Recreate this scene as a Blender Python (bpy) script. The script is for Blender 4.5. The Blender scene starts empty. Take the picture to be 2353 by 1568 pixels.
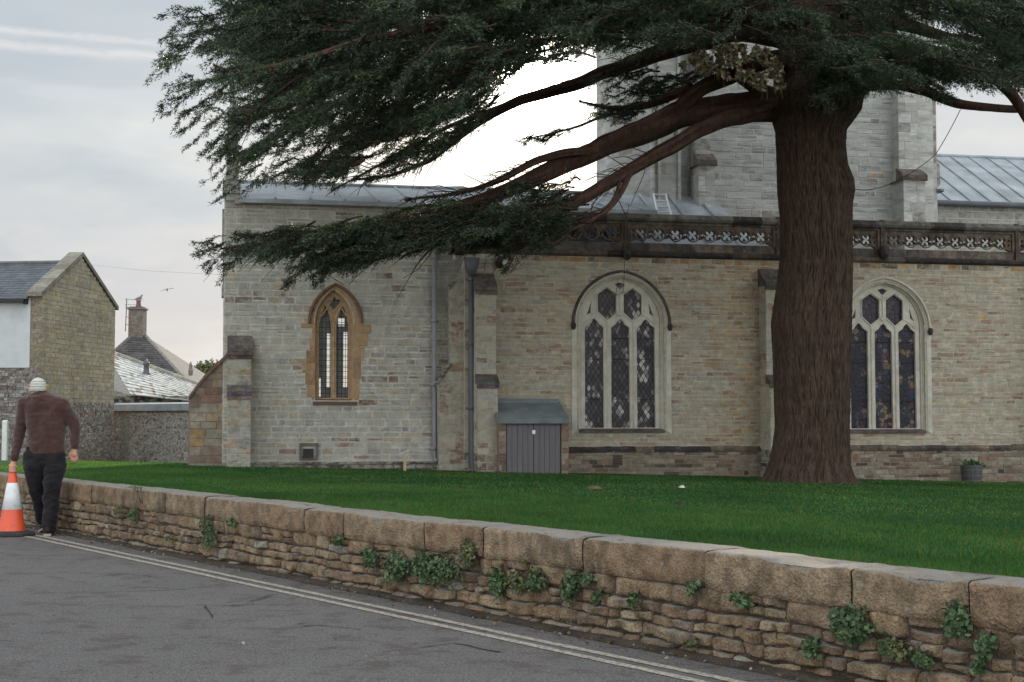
import bpy, bmesh, math, random
import numpy as np
from mathutils import Vector, Matrix, noise as mnoise
R = math.radians
scene = bpy.context.scene
col = scene.collection
# ------------------------------------------------------------------ camera, sky, sun, exposure
EYE = 1.32
FPX = 3268.0                      # focal length in units where the picture is 2353 wide
PITCH = R(3.05)
cam_d = bpy.data.cameras.new('camera'); cam = bpy.data.objects.new('camera', cam_d); col.objects.link(cam)
cam_d.lens = 50.0; cam_d.sensor_width = 36.0; cam_d.clip_end = 4000
cam.location = (0, 0, EYE); cam.rotation_euler = (R(90) + PITCH, 0, 0)
scene.camera = cam
SUN_EL, SUN_AZ = R(13.4), R(0.8)     # azimuth to the right of the view axis (+Y)
sun_dir = Vector((math.sin(SUN_AZ)*math.cos(SUN_EL), math.cos(SUN_AZ)*math.cos(SUN_EL), math.sin(SUN_EL)))
sd = bpy.data.lights.new('sun', 'SUN'); sd.energy = 4.0; sd.angle = R(0.5); sd.color = (1.0, 0.86, 0.66)
so = bpy.data.objects.new('sun', sd); col.objects.link(so)
so.rotation_euler = sun_dir.to_track_quat('Z', 'Y').to_euler()
scene.view_settings.view_transform = 'Standard'; scene.view_settings.look = 'None'
scene.view_settings.exposure = 0.08; scene.view_settings.gamma = 1.0
W = bpy.data.worlds.new('World'); scene.world = W; W.use_nodes = True
wn, wl = W.node_tree.nodes, W.node_tree.links
wn.clear()
def wnode(t, **k):
    n = wn.new(t)
    for a, b in k.items():
        if a.startswith('i_'): n.inputs[int(a[2:])].default_value = b
        else: setattr(n, a, b)
    return n
sky = wnode('ShaderNodeTexSky', sky_type='NISHITA', sun_disc=False, sun_elevation=SUN_EL, sun_rotation=SUN_AZ,
            altitude=50, air_density=1.0, dust_density=1.2, ozone_density=1.5)
tc = wnode('ShaderNodeTexCoord')
def wmath(op, a, b=None, clamp=False):
    n = wnode('ShaderNodeMath', operation=op, use_clamp=clamp)
    for i, v in enumerate((a, b)):
        if v is None: continue
        if isinstance(v, (int, float)): n.inputs[i].default_value = v
        else: wl.new(v, n.inputs[i])
    return n.outputs[0]
def wnoise(scale, detail, rough, stretch, off=(0, 0, 0)):
    mp = wnode('ShaderNodeMapping'); mp.inputs['Scale'].default_value = stretch; mp.inputs['Location'].default_value = off
    wl.new(tc.outputs['Generated'], mp.inputs['Vector'])
    n = wnode('ShaderNodeTexNoise'); n.inputs['Scale'].default_value = scale
    n.inputs['Detail'].default_value = detail; n.inputs['Roughness'].default_value = rough
    wl.new(mp.outputs[0], n.inputs['Vector']); return n.outputs['Fac']
def wrange(v, a, b, c, d):
    n = wnode('ShaderNodeMapRange', i_1=a, i_2=b, i_3=c, i_4=d); n.interpolation_type = 'SMOOTHSTEP'
    wl.new(v, n.inputs[0]); return n.outputs[0]
def wmix(f, a, b, bt='MIX'):
    n = wnode('ShaderNodeMix', data_type='RGBA', blend_type=bt)
    for i, v in ((0, f), (6, a), (7, b)):
        if isinstance(v, (int, float)): n.inputs[i].default_value = v
        elif isinstance(v, tuple): n.inputs[i].default_value = v
        else: wl.new(v, n.inputs[i])
    return n.outputs[2]
sep = wnode('ShaderNodeSeparateXYZ'); wl.new(tc.outputs['Generated'], sep.inputs[0])
dt = wnode('ShaderNodeVectorMath', operation='DOT_PRODUCT'); dt.inputs[1].default_value = sun_dir
nrm = wnode('ShaderNodeVectorMath', operation='NORMALIZE'); wl.new(tc.outputs['Generated'], nrm.inputs[0])
wl.new(nrm.outputs[0], dt.inputs[0])
dot = wmath('MAXIMUM', dt.outputs['Value'], 0.0)
glow = wmath('ADD', wmath('MULTIPLY', wmath('POWER', dot, 30.0), 0.10),
             wmath('ADD', wmath('MULTIPLY', wmath('POWER', dot, 300.0), 2.6), wmath('MULTIPLY', wmath('POWER', dot, 7000.0), 90.0)))
# thin even veil of cloud over the blue, banks low down, wisps high up
veil = wrange(wnoise(2.2, 5, .55, (1, 1, 3.2), (3, 1, 0)), .35, .62, .72, .95)
bank = wrange(wnoise(7.5, 7, .55, (1, 1, 2.6), (5.3, .4, 1.1)), .47, .60, 0.0, 1.0)
wisp = wrange(wnoise(5.0, 4, .5, (.8, .8, 9.0), (1, 7.7, 2)), .54, .66, 0.0, .45)
low = wrange(sep.outputs['Z'], 0.02, 0.17, 1.0, 0.0)
grey = wmix(wrange(wnoise(3.3, 6, .55, (1, 1, 3.0), (9, 2, 4)), .42, .62, 0.0, 1.0), (4.5, 5.15, 5.8, 1), (5.5, 5.8, 6.2, 1))
skyc = wmix(veil, sky.outputs[0], grey)
warm = wmix(wmath('MULTIPLY', low, .75), skyc, (6.75, 6.5, 6.45, 1))
banks = wmix(wmath('MULTIPLY', wmath('MULTIPLY', bank, low), .8), warm, (8.2, 7.85, 7.65, 1))
wis = wmix(wisp, banks, (6.6, 6.9, 7.2, 1))
# two thin old vapour trails high on the left (great-circle bands)
def _dir(x, y):
    u, v = x - 1176.5, 784.0 - y
    return Vector((u, FPX*math.cos(PITCH) - v*math.sin(PITCH), FPX*math.sin(PITCH) + v*math.cos(PITCH))).normalized()
trn = wnoise(30, 5, .6, (1, 1, 2.5), (2, 2, 2))
for (p_, q_, w_) in (((0, 104), (330, 130), .0026), ((90, 76), (460, 106), .0022)):
    nn = _dir(*p_).cross(_dir(*q_)).normalized()
    dn = wnode('ShaderNodeVectorMath', operation='DOT_PRODUCT'); dn.inputs[1].default_value = nn; wl.new(nrm.outputs[0], dn.inputs[0])
    dd = wmath('ABSOLUTE', wmath('ADD', dn.outputs['Value'], wmath('MULTIPLY', wmath('SUBTRACT', trn, .5), .008)))
    fm = wmath('MULTIPLY', wrange(dd, 0.0, w_*1.9, .75, 0.0), wrange(trn, .3, .55, .35, 1.0))
    sx_ = wnode('ShaderNodeSeparateXYZ'); wl.new(nrm.outputs[0], sx_.inputs[0])
    fm = wmath('MULTIPLY', fm, wrange(sx_.outputs['X'], -.16, -.26, 0.0, 1.0))
    wis = wmix(fm, wis, (7.3, 7.3, 7.4, 1))
# added fill for the shaded walls: unseen sky behind camera and overhead brightened
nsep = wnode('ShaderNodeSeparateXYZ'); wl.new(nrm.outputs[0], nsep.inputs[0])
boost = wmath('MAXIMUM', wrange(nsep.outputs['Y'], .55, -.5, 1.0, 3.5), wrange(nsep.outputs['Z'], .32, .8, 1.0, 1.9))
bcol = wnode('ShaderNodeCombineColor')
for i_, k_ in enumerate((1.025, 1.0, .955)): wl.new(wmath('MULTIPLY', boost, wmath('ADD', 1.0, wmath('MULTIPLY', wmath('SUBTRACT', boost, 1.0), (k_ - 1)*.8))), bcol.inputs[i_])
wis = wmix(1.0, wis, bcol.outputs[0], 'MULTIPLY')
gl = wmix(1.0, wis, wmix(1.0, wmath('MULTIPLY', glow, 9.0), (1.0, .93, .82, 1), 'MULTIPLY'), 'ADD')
gnode = wl
bg = wnode('ShaderNodeBackground'); bg.inputs['Strength'].default_value = 0.1
wl.new(gl, bg.inputs['Color'])
wo = wnode('ShaderNodeOutputWorld'); wl.new(bg.outputs[0], wo.inputs['Surface'])

# ------------------------------------------------------------------ measuring helpers
CAMP = Vector((0, 0, EYE))
def ray(x, y):                      # picture measurements (2353 wide) to a direction
    u, v = x - 1176.5, 784.0 - y
    return Vector((u, FPX*math.cos(PITCH) - v*math.sin(PITCH), FPX*math.sin(PITCH) + v*math.cos(PITCH)))
def at(x, y, Y):
    d = ray(x, y); return CAMP + d*(Y/d.y)
def pix(P):                         # inverse, arrays (N,3)
    P = np.asarray(P, float) - np.array([0, 0, EYE])
    c, s = math.cos(PITCH), math.sin(PITCH)
    f = P[..., 1]*c + P[..., 2]*s; v = -P[..., 1]*s + P[..., 2]*c
    return 1176.5 + FPX*P[..., 0]/f, 784.0 - FPX*v/f
TH = math.atan(0.2)
CO = Vector((0, 30, 0)); ES = Vector((math.cos(TH), math.sin(TH), 0)); ET = Vector((-math.sin(TH), math.cos(TH), 0))
def cs(x, y, t=0.0):                # onto a plane parallel to the church's long wall -> (s, z)
    d = ray(x, y); lam = (t - (CAMP - CO).dot(ET))/d.dot(ET)
    p = CAMP + d*lam; return (p - CO).dot(ES), p.z
WA = Vector((-5.04, 16.2, 0)); WD = Vector((.5905, -.8070, 0)).normalized(); WN = Vector((-.8070, -.5905, 0)).normalized()
def ws(x, y):                       # onto the near wall's road face
    d = ray(x, y); lam = (WA - CAMP).dot(WN)/d.dot(WN); p = CAMP + d*lam
    return (p - WA).dot(WD), p.z
def ground(x, y, z=0.0):
    d = ray(x, y); return CAMP + d*((z - EYE)/d.z)
def lawn_z(X, Y):
    yw = 9.31 - X*(.8070/.5905)
    z = .50 - .0165*(Y - yw) - .02*max(0, Y - 30)
    return max(z, -1.1)
# ------------------------------------------------------------------ object helpers
def tag(o, label=None, cat=None, group=None, kind=None):
    if label: o['label'] = label
    if cat: o['category'] = cat
    if group: o['group'] = group
    if kind: o['kind'] = kind
    return o
def empty(name, loc=(0, 0, 0), rz=0, label=None, cat=None, group=None):
    o = bpy.data.objects.new(name, None); col.objects.link(o); o.location = loc; o.rotation_euler = (0, 0, rz)
    return tag(o, label, cat, group)
def link(name, me, m=None, parent=None, smooth=False):
    o = bpy.data.objects.new(name, me); col.objects.link(o)
    if m is not None:
        me.materials.clear(); me.materials.append(m)
    if parent: o.parent = parent
    if smooth: me.polygons.foreach_set('use_smooth', np.ones(len(me.polygons), bool))
    return o
def copy_tree(o, parent=None):
    c = o.copy(); col.objects.link(c); c.parent = parent
    for ch in list(o.children): copy_tree(ch, c)
    return c
class MB:
    def __init__(s): s.v, s.f, s.c = [], [], []
    def add(s, vs, fs, c=(.5, .5, .5)):
        b = len(s.v); s.v += [tuple(v) for v in vs]; s.f += [tuple(i + b for i in f) for f in fs]; s.c += [c]*len(fs)
    def box(s, a, b, c=(.5, .5, .5), M=None):
        x0, y0, z0 = a; x1, y1, z1 = b
        vs = [Vector(p) for p in ((x0,y0,z0),(x1,y0,z0),(x1,y1,z0),(x0,y1,z0),(x0,y0,z1),(x1,y0,z1),(x1,y1,z1),(x0,y1,z1))]
        if M: vs = [M @ v for v in vs]
        s.add(vs, [(0,3,2,1),(4,5,6,7),(0,1,5,4),(1,2,6,5),(2,3,7,6),(3,0,4,7)], c)
    def prism(s, prof, a, b, axis=0, c=(.5, .5, .5)):   # profile of 2-d points extruded along an axis
        n = len(prof); vs = []
        for w in (a, b):
            for p, q in prof:
                vs.append((w, p, q) if axis == 0 else (p, w, q) if axis == 1 else (p, q, w))
        s.add(vs, [tuple(range(n)), tuple(range(2*n-1, n-1, -1))] + [(i, i+n, (i+1) % n + n, (i+1) % n) for i in range(n)], c)
    def tube(s, pts, rs, n=8, c=(.5, .5, .5), cap=True):
        pts = [Vector(p) for p in pts]
        if not hasattr(rs, '__len__'): rs = [rs]*len(pts)
        vs, fs = [], []; up = Vector((.13, .27, .95))
        for i, p in enumerate(pts):
            d = (pts[min(i+1, len(pts)-1)] - pts[max(i-1, 0)]).normalized()
            a = d.cross(up); a = a.normalized() if a.length > 1e-4 else d.orthogonal().normalized()
            b = d.cross(a)
            for k in range(n):
                w = 2*math.pi*k/n; vs.append(p + (a*math.cos(w) + b*math.sin(w))*rs[i])
        for i in range(len(pts)-1):
            for k in range(n):
                fs.append((i*n+k, i*n+(k+1) % n, (i+1)*n+(k+1) % n, (i+1)*n+k))
        if cap: fs += [tuple(range(n-1, -1, -1)), tuple(range((len(pts)-1)*n, len(pts)*n))]
        s.add(vs, fs, c)
    def lathe(s, prof, n=24, o=(0, 0, 0), c=(.5, .5, .5)):
        vs, fs = [], []
        for r, z in prof:
            for k in range(n):
                w = 2*math.pi*k/n; vs.append((o[0]+r*math.cos(w), o[1]+r*math.sin(w), o[2]+z))
        for i in range(len(prof)-1):
            for k in range(n): fs.append((i*n+k, i*n+(k+1) % n, (i+1)*n+(k+1) % n, (i+1)*n+k))
        fs += [tuple(range(n-1, -1, -1)), tuple(range((len(prof)-1)*n, len(prof)*n))]
        s.add(vs, fs, c)
    def mesh(s, name):
        me = bpy.data.meshes.new(name); me.from_pydata(s.v, [], s.f)
        at_ = me.attributes.new('tone', 'FLOAT_COLOR', 'FACE')
        at_.data.foreach_set('color', np.array([(c[0], c[1], c[2], 1.0) for c in s.c], np.float32).ravel())
        me.update(); return me
    def build(s, name, m, parent=None, smooth=False): return link(name, s.mesh(name), m, parent, smooth)
def np_mesh(name, V, F, tone=None):      # V (N,3), F (M,k)
    me = bpy.data.meshes.new(name); k = F.shape[1]
    me.vertices.add(len(V)); me.vertices.foreach_set('co', V.astype(np.float32).ravel())
    me.loops.add(F.size); me.loops.foreach_set('vertex_index', F.astype(np.int32).ravel())
    me.polygons.add(len(F)); me.polygons.foreach_set('loop_start', np.arange(0, F.size, k, dtype=np.int32))
    me.update(calc_edges=True)
    if tone is not None:
        a = me.attributes.new('tone', 'FLOAT_COLOR', 'FACE')
        a.data.foreach_set('color', np.hstack([tone, np.ones((len(tone), 1))]).astype(np.float32).ravel())
    return me
def plate(mb, outer, holes, t0, t1, c=(.5, .5, .5), bevel=0.0):   # flat pierced plate: outline in (s,z), thickness in t
    cu = bpy.data.curves.new('tmp', 'CURVE'); cu.dimensions = '2D'; cu.fill_mode = 'BOTH'
    cu.extrude = abs(t1 - t0)/2 - bevel; cu.bevel_depth = bevel; cu.bevel_resolution = 1; cu.offset = -bevel
    for pts in [outer] + list(holes):
        sp = cu.splines.new('POLY'); sp.points.add(len(pts)-1); sp.use_cyclic_u = True
        for p, q in zip(sp.points, pts): p.co = (q[0], q[1], 0, 1)
    ob = bpy.data.objects.new('tmp', cu); col.objects.link(ob)
    bpy.context.view_layer.update()
    me = bpy.data.meshes.new_from_object(ob.evaluated_get(bpy.context.evaluated_depsgraph_get()))
    tm = (t0 + t1)/2
    mb.add([(v.co.x, tm - v.co.z, v.co.y) for v in me.vertices], [tuple(p.vertices) for p in me.polygons], c)
    bpy.data.objects.remove(ob); bpy.data.curves.remove(cu); bpy.data.meshes.remove(me)
def nz(x, y, z=0.0, s=1.0): return mnoise.noise(Vector((x*s, y*s, z*s)))
rnd = random.Random(7)
def pick(pal, r=rnd, jit=.10):
    w = r.random()*sum(p[0] for p in pal)
    for p in pal:
        w -= p[0]
        if w <= 0: break
    k = 1 + r.uniform(-jit, jit); return tuple(max(.01, c*k) for c in p[1])
def stones(mb, fr, v0, v1, spans, ch, cw, tone, proud=(.003, .012), gap=.007, bev=.006, jit=.003, r=rnd):
    o, U, V, N = fr; v = v0
    while v < v1 - .015:
        h = min(r.uniform(*ch), v1 - v)
        if v1 - v - h < ch[0]*.5: h = v1 - v
        for a, b in spans(v + h/2):
            u = a; first = True
            while u < b - .01:
                w = r.uniform(*cw)*(r.uniform(.35, 1) if first else 1); first = False
                if b - u - w < cw[0]*.6: w = b - u
                parts = [(v, v+h)] if (r.random() > .12 or h < ch[0]*1.3) else [(v, v+h*.5), (v+h*.5, v+h)]
                for (p, q) in parts:
                    pr = r.uniform(*proud); g = gap/2; j = lambda: r.uniform(-jit, jit)
                    c4 = [(u+g+j(), p+g+j()), (u+w-g+j(), p+g+j()), (u+w-g+j(), q-g+j()), (u+g+j(), q-g+j())]
                    in4 = [(c4[0][0]+bev, c4[0][1]+bev), (c4[1][0]-bev, c4[1][1]+bev), (c4[2][0]-bev, c4[2][1]-bev), (c4[3][0]+bev, c4[3][1]-bev)]
                    vs = [o + U*x + V*y - N*.004 for x, y in c4] + [o + U*x + V*y + N*(pr + j()*.4) for x, y in in4]
                    mb.add(vs, [(4,5,6,7),(0,1,5,4),(1,2,6,5),(2,3,7,6),(3,0,4,7)], tone(u + w/2, (p+q)/2))
                u += w
        v += h
VS, VT, VZ = Vector((1,0,0)), Vector((0,1,0)), Vector((0,0,1))
def front(t): return (Vector((0, t, 0)), VS, VZ, -VT)

# ------------------------------------------------------------------ materials
def nodes(name):
    m = bpy.data.materials.new(name); m.use_nodes = True; nt = m.node_tree
    return m, nt, nt.nodes['Principled BSDF']
class NT:
    def __init__(s, nt): s.nt = nt; s.tc = nt.nodes.new('ShaderNodeTexCoord')
    def new(s, t, ins=None, **k):
        n = s.nt.nodes.new(t)
        for a, b in k.items(): setattr(n, a, b)
        for a, b in (ins or {}).items():
            if isinstance(b, bpy.types.NodeSocket): s.nt.links.new(b, n.inputs[a])
            else: n.inputs[a].default_value = b
        return n
    def co(s, scale=(1, 1, 1), rot=(0, 0, 0), loc=(0, 0, 0)):
        return s.new('ShaderNodeMapping', {'Vector': s.tc.outputs['Object'], 'Scale': scale, 'Rotation': rot, 'Location': loc}).outputs[0]
    def noise(s, scale, detail=4, rough=.55, v=None, dist=0.0, out='Fac'):
        return s.new('ShaderNodeTexNoise', {'Vector': v if v is not None else s.tc.outputs['Object'], 'Scale': scale, 'Detail': detail, 'Roughness': rough, 'Distortion': dist}).outputs[out]
    def vor(s, scale, v=None, feature='F1', out='Distance', rand=1.0):
        return s.new('ShaderNodeTexVoronoi', {'Vector': v if v is not None else s.tc.outputs['Object'], 'Scale': scale, 'Randomness': rand}, feature=feature).outputs[out]
    def rng(s, v, a, b, c, d, smooth=True):
        n = s.new('ShaderNodeMapRange', {0: v, 1: a, 2: b, 3: c, 4: d}); n.interpolation_type = 'SMOOTHSTEP' if smooth else 'LINEAR'; return n.outputs[0]
    def math(s, op, a, b=0.0): return s.new('ShaderNodeMath', {0: a, 1: b}, operation=op).outputs[0]
    def mix(s, f, a, b, bt='MIX'):
        a = a if not isinstance(a, tuple) else (*a[:3], 1); b = b if not isinstance(b, tuple) else (*b[:3], 1)
        return s.new('ShaderNodeMix', {0: f, 6: a, 7: b}, data_type='RGBA', blend_type=bt).outputs[2]
    def bump(s, h, dist, strength=1.0, n=None):
        i = {'Height': h, 'Distance': dist, 'Strength': strength}
        if n is not None: i['Normal'] = n
        return s.new('ShaderNodeBump', i).outputs[0]
    def grey(s, v): return s.new('ShaderNodeCombineColor', {0: v, 1: v, 2: v}).outputs[0]
def mat(name, rgb=None, rough=.8, scale=8, amt=.3, bump=.004, stain=None, stain_scale=1.2, stain_amt=.5, metal=0.0, fine=60, spec=.3, stretch=(1, 1, 1), lichen=None, smear=None, stain_v=(1, 1, .6), top=None):
    m, nt, bs = nodes(name); N = NT(nt)
    base = N.new('ShaderNodeAttribute', attribute_name='tone').outputs['Color'] if rgb is None else N.mix(0.0, rgb, rgb)
    v = N.co(stretch)
    n1 = N.noise(scale, 5, .6, v); n2 = N.noise(fine, 3, .6, v)
    k = N.math('MULTIPLY', N.rng(n1, .25, .75, 1-amt, 1+amt), N.rng(n2, .25, .75, 1-amt*.7, 1+amt*.7))
    c = N.mix(1.0, base, N.grey(k), 'MULTIPLY')
    if smear:
        f = N.rng(N.noise(5.5, 6, .72, N.co((.8, .8, 1.5), loc=(5, 2, 8))), .44, .58, 0, smear[1]); c = N.mix(f, c, smear[0])
    if stain:
        f = N.rng(N.noise(stain_scale, 6, .65, N.co(stain_v, loc=(3, 7, 1))), .5, .68, 0, stain_amt)
        c = N.mix(f, c, stain)
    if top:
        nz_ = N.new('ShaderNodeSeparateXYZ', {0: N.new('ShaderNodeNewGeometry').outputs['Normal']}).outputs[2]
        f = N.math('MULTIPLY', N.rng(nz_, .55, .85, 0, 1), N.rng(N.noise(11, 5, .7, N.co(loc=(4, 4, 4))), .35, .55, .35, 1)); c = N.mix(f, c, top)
    if lichen:
        f = N.rng(N.noise(9, 5, .7, N.co(loc=(1, 2, 9))), .60, .68, 0, .7); c = N.mix(f, c, lichen)
    nt.links.new(c, bs.inputs['Base Color'])
    bs.inputs['Roughness'].default_value = rough; bs.inputs['Metallic'].default_value = metal
    bs.inputs['Specular IOR Level'].default_value = spec
    if bump: nt.links.new(N.bump(N.math('ADD', n1, N.math('MULTIPLY', n2, .6)), bump*4), bs.inputs['Normal'])
    return m
M = {}
M['stone'] = mat('church_stone', None, .9, 7, .24, .004, (.20, .18, .155), .9, .35, smear=((.375, .365, .325), .70))
M['aisle'] = mat('aisle_rubble_stone', None, .9, 7, .24, .004, (.25, .165, .12), 2.4, .55, smear=((.35, .32, .262), .70), stain_v=(.6, .6, 3.2))
M['plain'] = mat('plain_stone', None, .9, 7, .26, .004, (.17, .14, .11), 1.4, .35)
M['tower_stone'] = mat('tower_stone', None, .9, 4, .22, .004, (.21, .19, .18), 2.6, .62, stretch=(.5, .5, 1.6), smear=((.415, .415, .40), .72), stain_v=(.55, .55, 3.0))
M['parapet'] = mat('lichened_parapet_stone', None, .95, 6, .45, .008, (.045, .038, .035), 1.6, .85, lichen=(.26, .24, .2))
M['ham'] = mat('ham_stone', None, .9, 9, .22, .003, (.16, .09, .06), 2.2, .35)
M['tracery'] = mat('dressed_limestone', None, .85, 5, .16, .003, (.30, .22, .14), 1.3, .35)
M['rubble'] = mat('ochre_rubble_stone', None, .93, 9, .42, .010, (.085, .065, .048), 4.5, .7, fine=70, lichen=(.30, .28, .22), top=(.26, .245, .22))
M['flint'] = mat('flint_stone', None, .85, 12, .4, .006, (.12, .09, .08), 1.0, .4)
M['lead'] = mat('lead_roof', (.30, .335, .37), .45, 1.6, .25, .002, (.13, .14, .12), 1.0, .5, spec=.5)
M['pipe'] = mat('painted_iron_pipe', (.22, .225, .24), .5, 3, .12, 0, (.12, .08, .06), 3, .3)
M['dark_pipe'] = mat('dark_iron_pipe', (.10, .10, .12), .5, 3, .15, 0)
M['door'] = mat('grey_painted_boards', (.135, .125, .14), .6, 4, .12, .001, stretch=(6, 6, .5))
M['hatch_roof'] = mat('weathered_lead_hatch_roof', (.14, .165, .175), .6, 3, .25, .002, (.20, .22, .2), 2, .5)
M['render'] = mat('white_render', (.50, .52, .54), .85, 2, .08, .001, (.38, .38, .38), 1, .5)
M['old_slate'] = mat('dull_roof_tile', None, .9, 6, .25, .003, spec=.08)
M['slate'] = mat('slate', None, .55, 6, .25, .003, spec=.5)
M['white_slate'] = mat('pale_lichened_tiles', None, .5, 5, .3, .003, (.16, .13, .07), 2.2, .75, spec=.5)
M['brick'] = mat('dull_brick', None, .9, 10, .25, .003)
M['wood'] = mat('raw_stake_wood', (.42, .31, .20), .8, 8, .2, .001, stretch=(8, 8, .7))
M['metal'] = mat('aluminium', (.60, .62, .63), .4, 5, .1, 0, metal=.6)
M['black'] = mat('black_plastic', (.02, .02, .022), .5, 5, .2, 0)
M['wire'] = mat('black_cable', (.025, .022, .02), .6, 5, .2, 0)
M['earth'] = mat('bare_earth', (.055, .042, .032), .95, 5, .5, .01)
M['white_paint'] = mat('white_painted_post', (.62, .66, .64), .6, 3, .08, 0)
M['leafy'] = mat('small_leaves', None, .6, 3, .25, 0)
# ================================================================== CHURCH
church = empty('church', tuple(CO), TH, 'long buff stone church with pierced parapet, arched windows and square tower behind the lawn', 'church')
NAVE = [(5, (.37, .33, .26)), (3, (.33, .295, .23)), (.8, (.36, .29, .20)), (.8, (.23, .155, .12)), (1.2, (.30, .28, .255)), (.06, (.42, .27, .12))]
CHAN = [(4, (.33, .325, .30)), (3, (.38, .365, .32)), (1.4, (.38, .32, .245)), (1.5, (.27, .265, .26)), (.12, (.27, .17, .135))]
TOWR = [(5, (.43, .43, .415)), (3, (.37, .37, .36)), (1.2, (.24, .225, .215)), (.04, (.38, .28, .19))]
DARK = [(3, (.05, .042, .042)), (1, (.09, .075, .065)), (1, (.14, .11, .09))]
def patchy(pal, base_z=None, seed=0.0, lo=(.26, .165, .125), cornice=None, dark_u=None):
    def f(u, v):
        c = pick(pal)
        n = nz(u*.45 + seed, v*1.1, 3.1) + .5*nz(u*1.5, v*3, seed)
        if n > .2 and rnd.random() < .34: c = pick([(2, lo), (1, tuple(x*1.3 for x in lo)), (1, (.31, .25, .19))])
        if cornice is not None and sb2_ - 1.1 < u < sb2_ and rnd.random() < .25 + .6*(u - sb2_ + 1.1): c = pick([(2, (.38, .26, .15)), (1, (.30, .19, .11))])
        k = 1 + .12*nz(u*.3, v*.5, 9 + seed)
        if base_z is not None and v < base_z:                # darker, mossier courses under the plinth
            if nz(u*.8, v*2, 5) > -.12: c = pick([(2, (.12, .095, .08)), (2, (.18, .12, .09)), (1, (.24, .2, .15)), (1, (.07, .06, .05))])
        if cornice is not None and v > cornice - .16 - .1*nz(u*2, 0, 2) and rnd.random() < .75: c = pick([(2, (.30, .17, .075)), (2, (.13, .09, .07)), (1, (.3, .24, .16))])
        return tuple(x*k for x in c)
    return f
sE, zc_top = cs(1420, 487); _, z_base = cs(1310, 1092)
S_L = cs(1093, 700)[0]           # left end of the aisle wall (front plane t=0)
S_R = 17.0
sb2_ = cs(1760, 800, -.4)[0]
z_str = cs(1900, 600)[1]         # underside of the cornice
z_cop = cs(1900, 505)[1]
z_pl = cs(1600, 1030)[1]
def win_map(xc, yb, k0, ox, oy):  # picture crop coordinates -> (s, z) relative to window origin
    return None
# ---- the aisle windows, measured from the photograph's left one
kk = 3.874
w_o = cs(1298.9 + 505/kk, 611.8 + 1440/kk); w_r = cs(1298.9 + 905/kk, 611.8 + 1440/kk); w_u = cs(1298.9 + 505/kk, 611.8 + 440/kk)
ksx = (w_r[0] - w_o[0])/400; ksz = (w_u[1] - w_o[1])/1000
def wl_(pts): return [((x - 505)*ksx, (1440 - y)*ksz) for x, y in pts]
def arch(hw, spring, apex, bottom, n=12, cx=505):             # two-centred arch outline, crop units, y down
    h = spring - apex; r = (hw*hw + h*h)/(2*hw)
    if r < hw: r = hw
    def side(sgn):
        out = []; c = cx - sgn*(r - hw)*-1 if False else cx + sgn*(hw - r)
        a1 = math.atan2(h, (cx - c)*sgn) if True else 0
        amax = math.acos(max(-1, min(1, ((cx - c)*sgn)/r)))
        for i in range(n+1):
            a = amax*i/n; out.append((c + sgn*r*math.cos(a), spring - r*math.sin(a)*(h/(r*math.sin(amax)))))
        return out
    R_, L_ = side(1), side(-1)
    return [(cx + hw, bottom)] + R_ + L_[::-1][1:] + [(cx - hw, bottom)]
lights = [[(192,1440),(192,548),(210,530),(232,517),(245,490),(272,466),(300,492),(315,520),(335,530),(355,548),(357,1440)],
          [(425,1440),(425,548),(443,532),(465,517),(480,490),(508,468),(532,492),(545,520),(568,532),(585,548),(590,1440)],
          [(655,1440),(652,548),(672,530),(695,517),(708,490),(733,468),(758,492),(775,520),(795,532),(812,548),(818,1440)],
          [(388,195),(303,250),(303,405),(388,483),(470,420),(470,250)], [(615,195),(537,250),(537,410),(620,490),(698,425),(698,260)],
          [(458,155),(500,143),(548,160),(503,203)], [(243,335),(208,435),(240,415)], [(762,335),(770,415),(799,438)]]
def strip(mb, a, b, ta, tb, c):   # ribbon between two outlines lying in different planes
    n = len(a); vs = [(p[0], ta, p[1]) for p in a] + [(p[0], tb, p[1]) for p in b]
    mb.add(vs, [(i, i+1, i+1+n, i+n) for i in range(n-1)], c)
def moulding(mb, path, r, t, c, n=6):  # round moulding following an outline in the wall plane
    mb.tube([(p[0], t, p[1]) for p in path], r, n, c)
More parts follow.
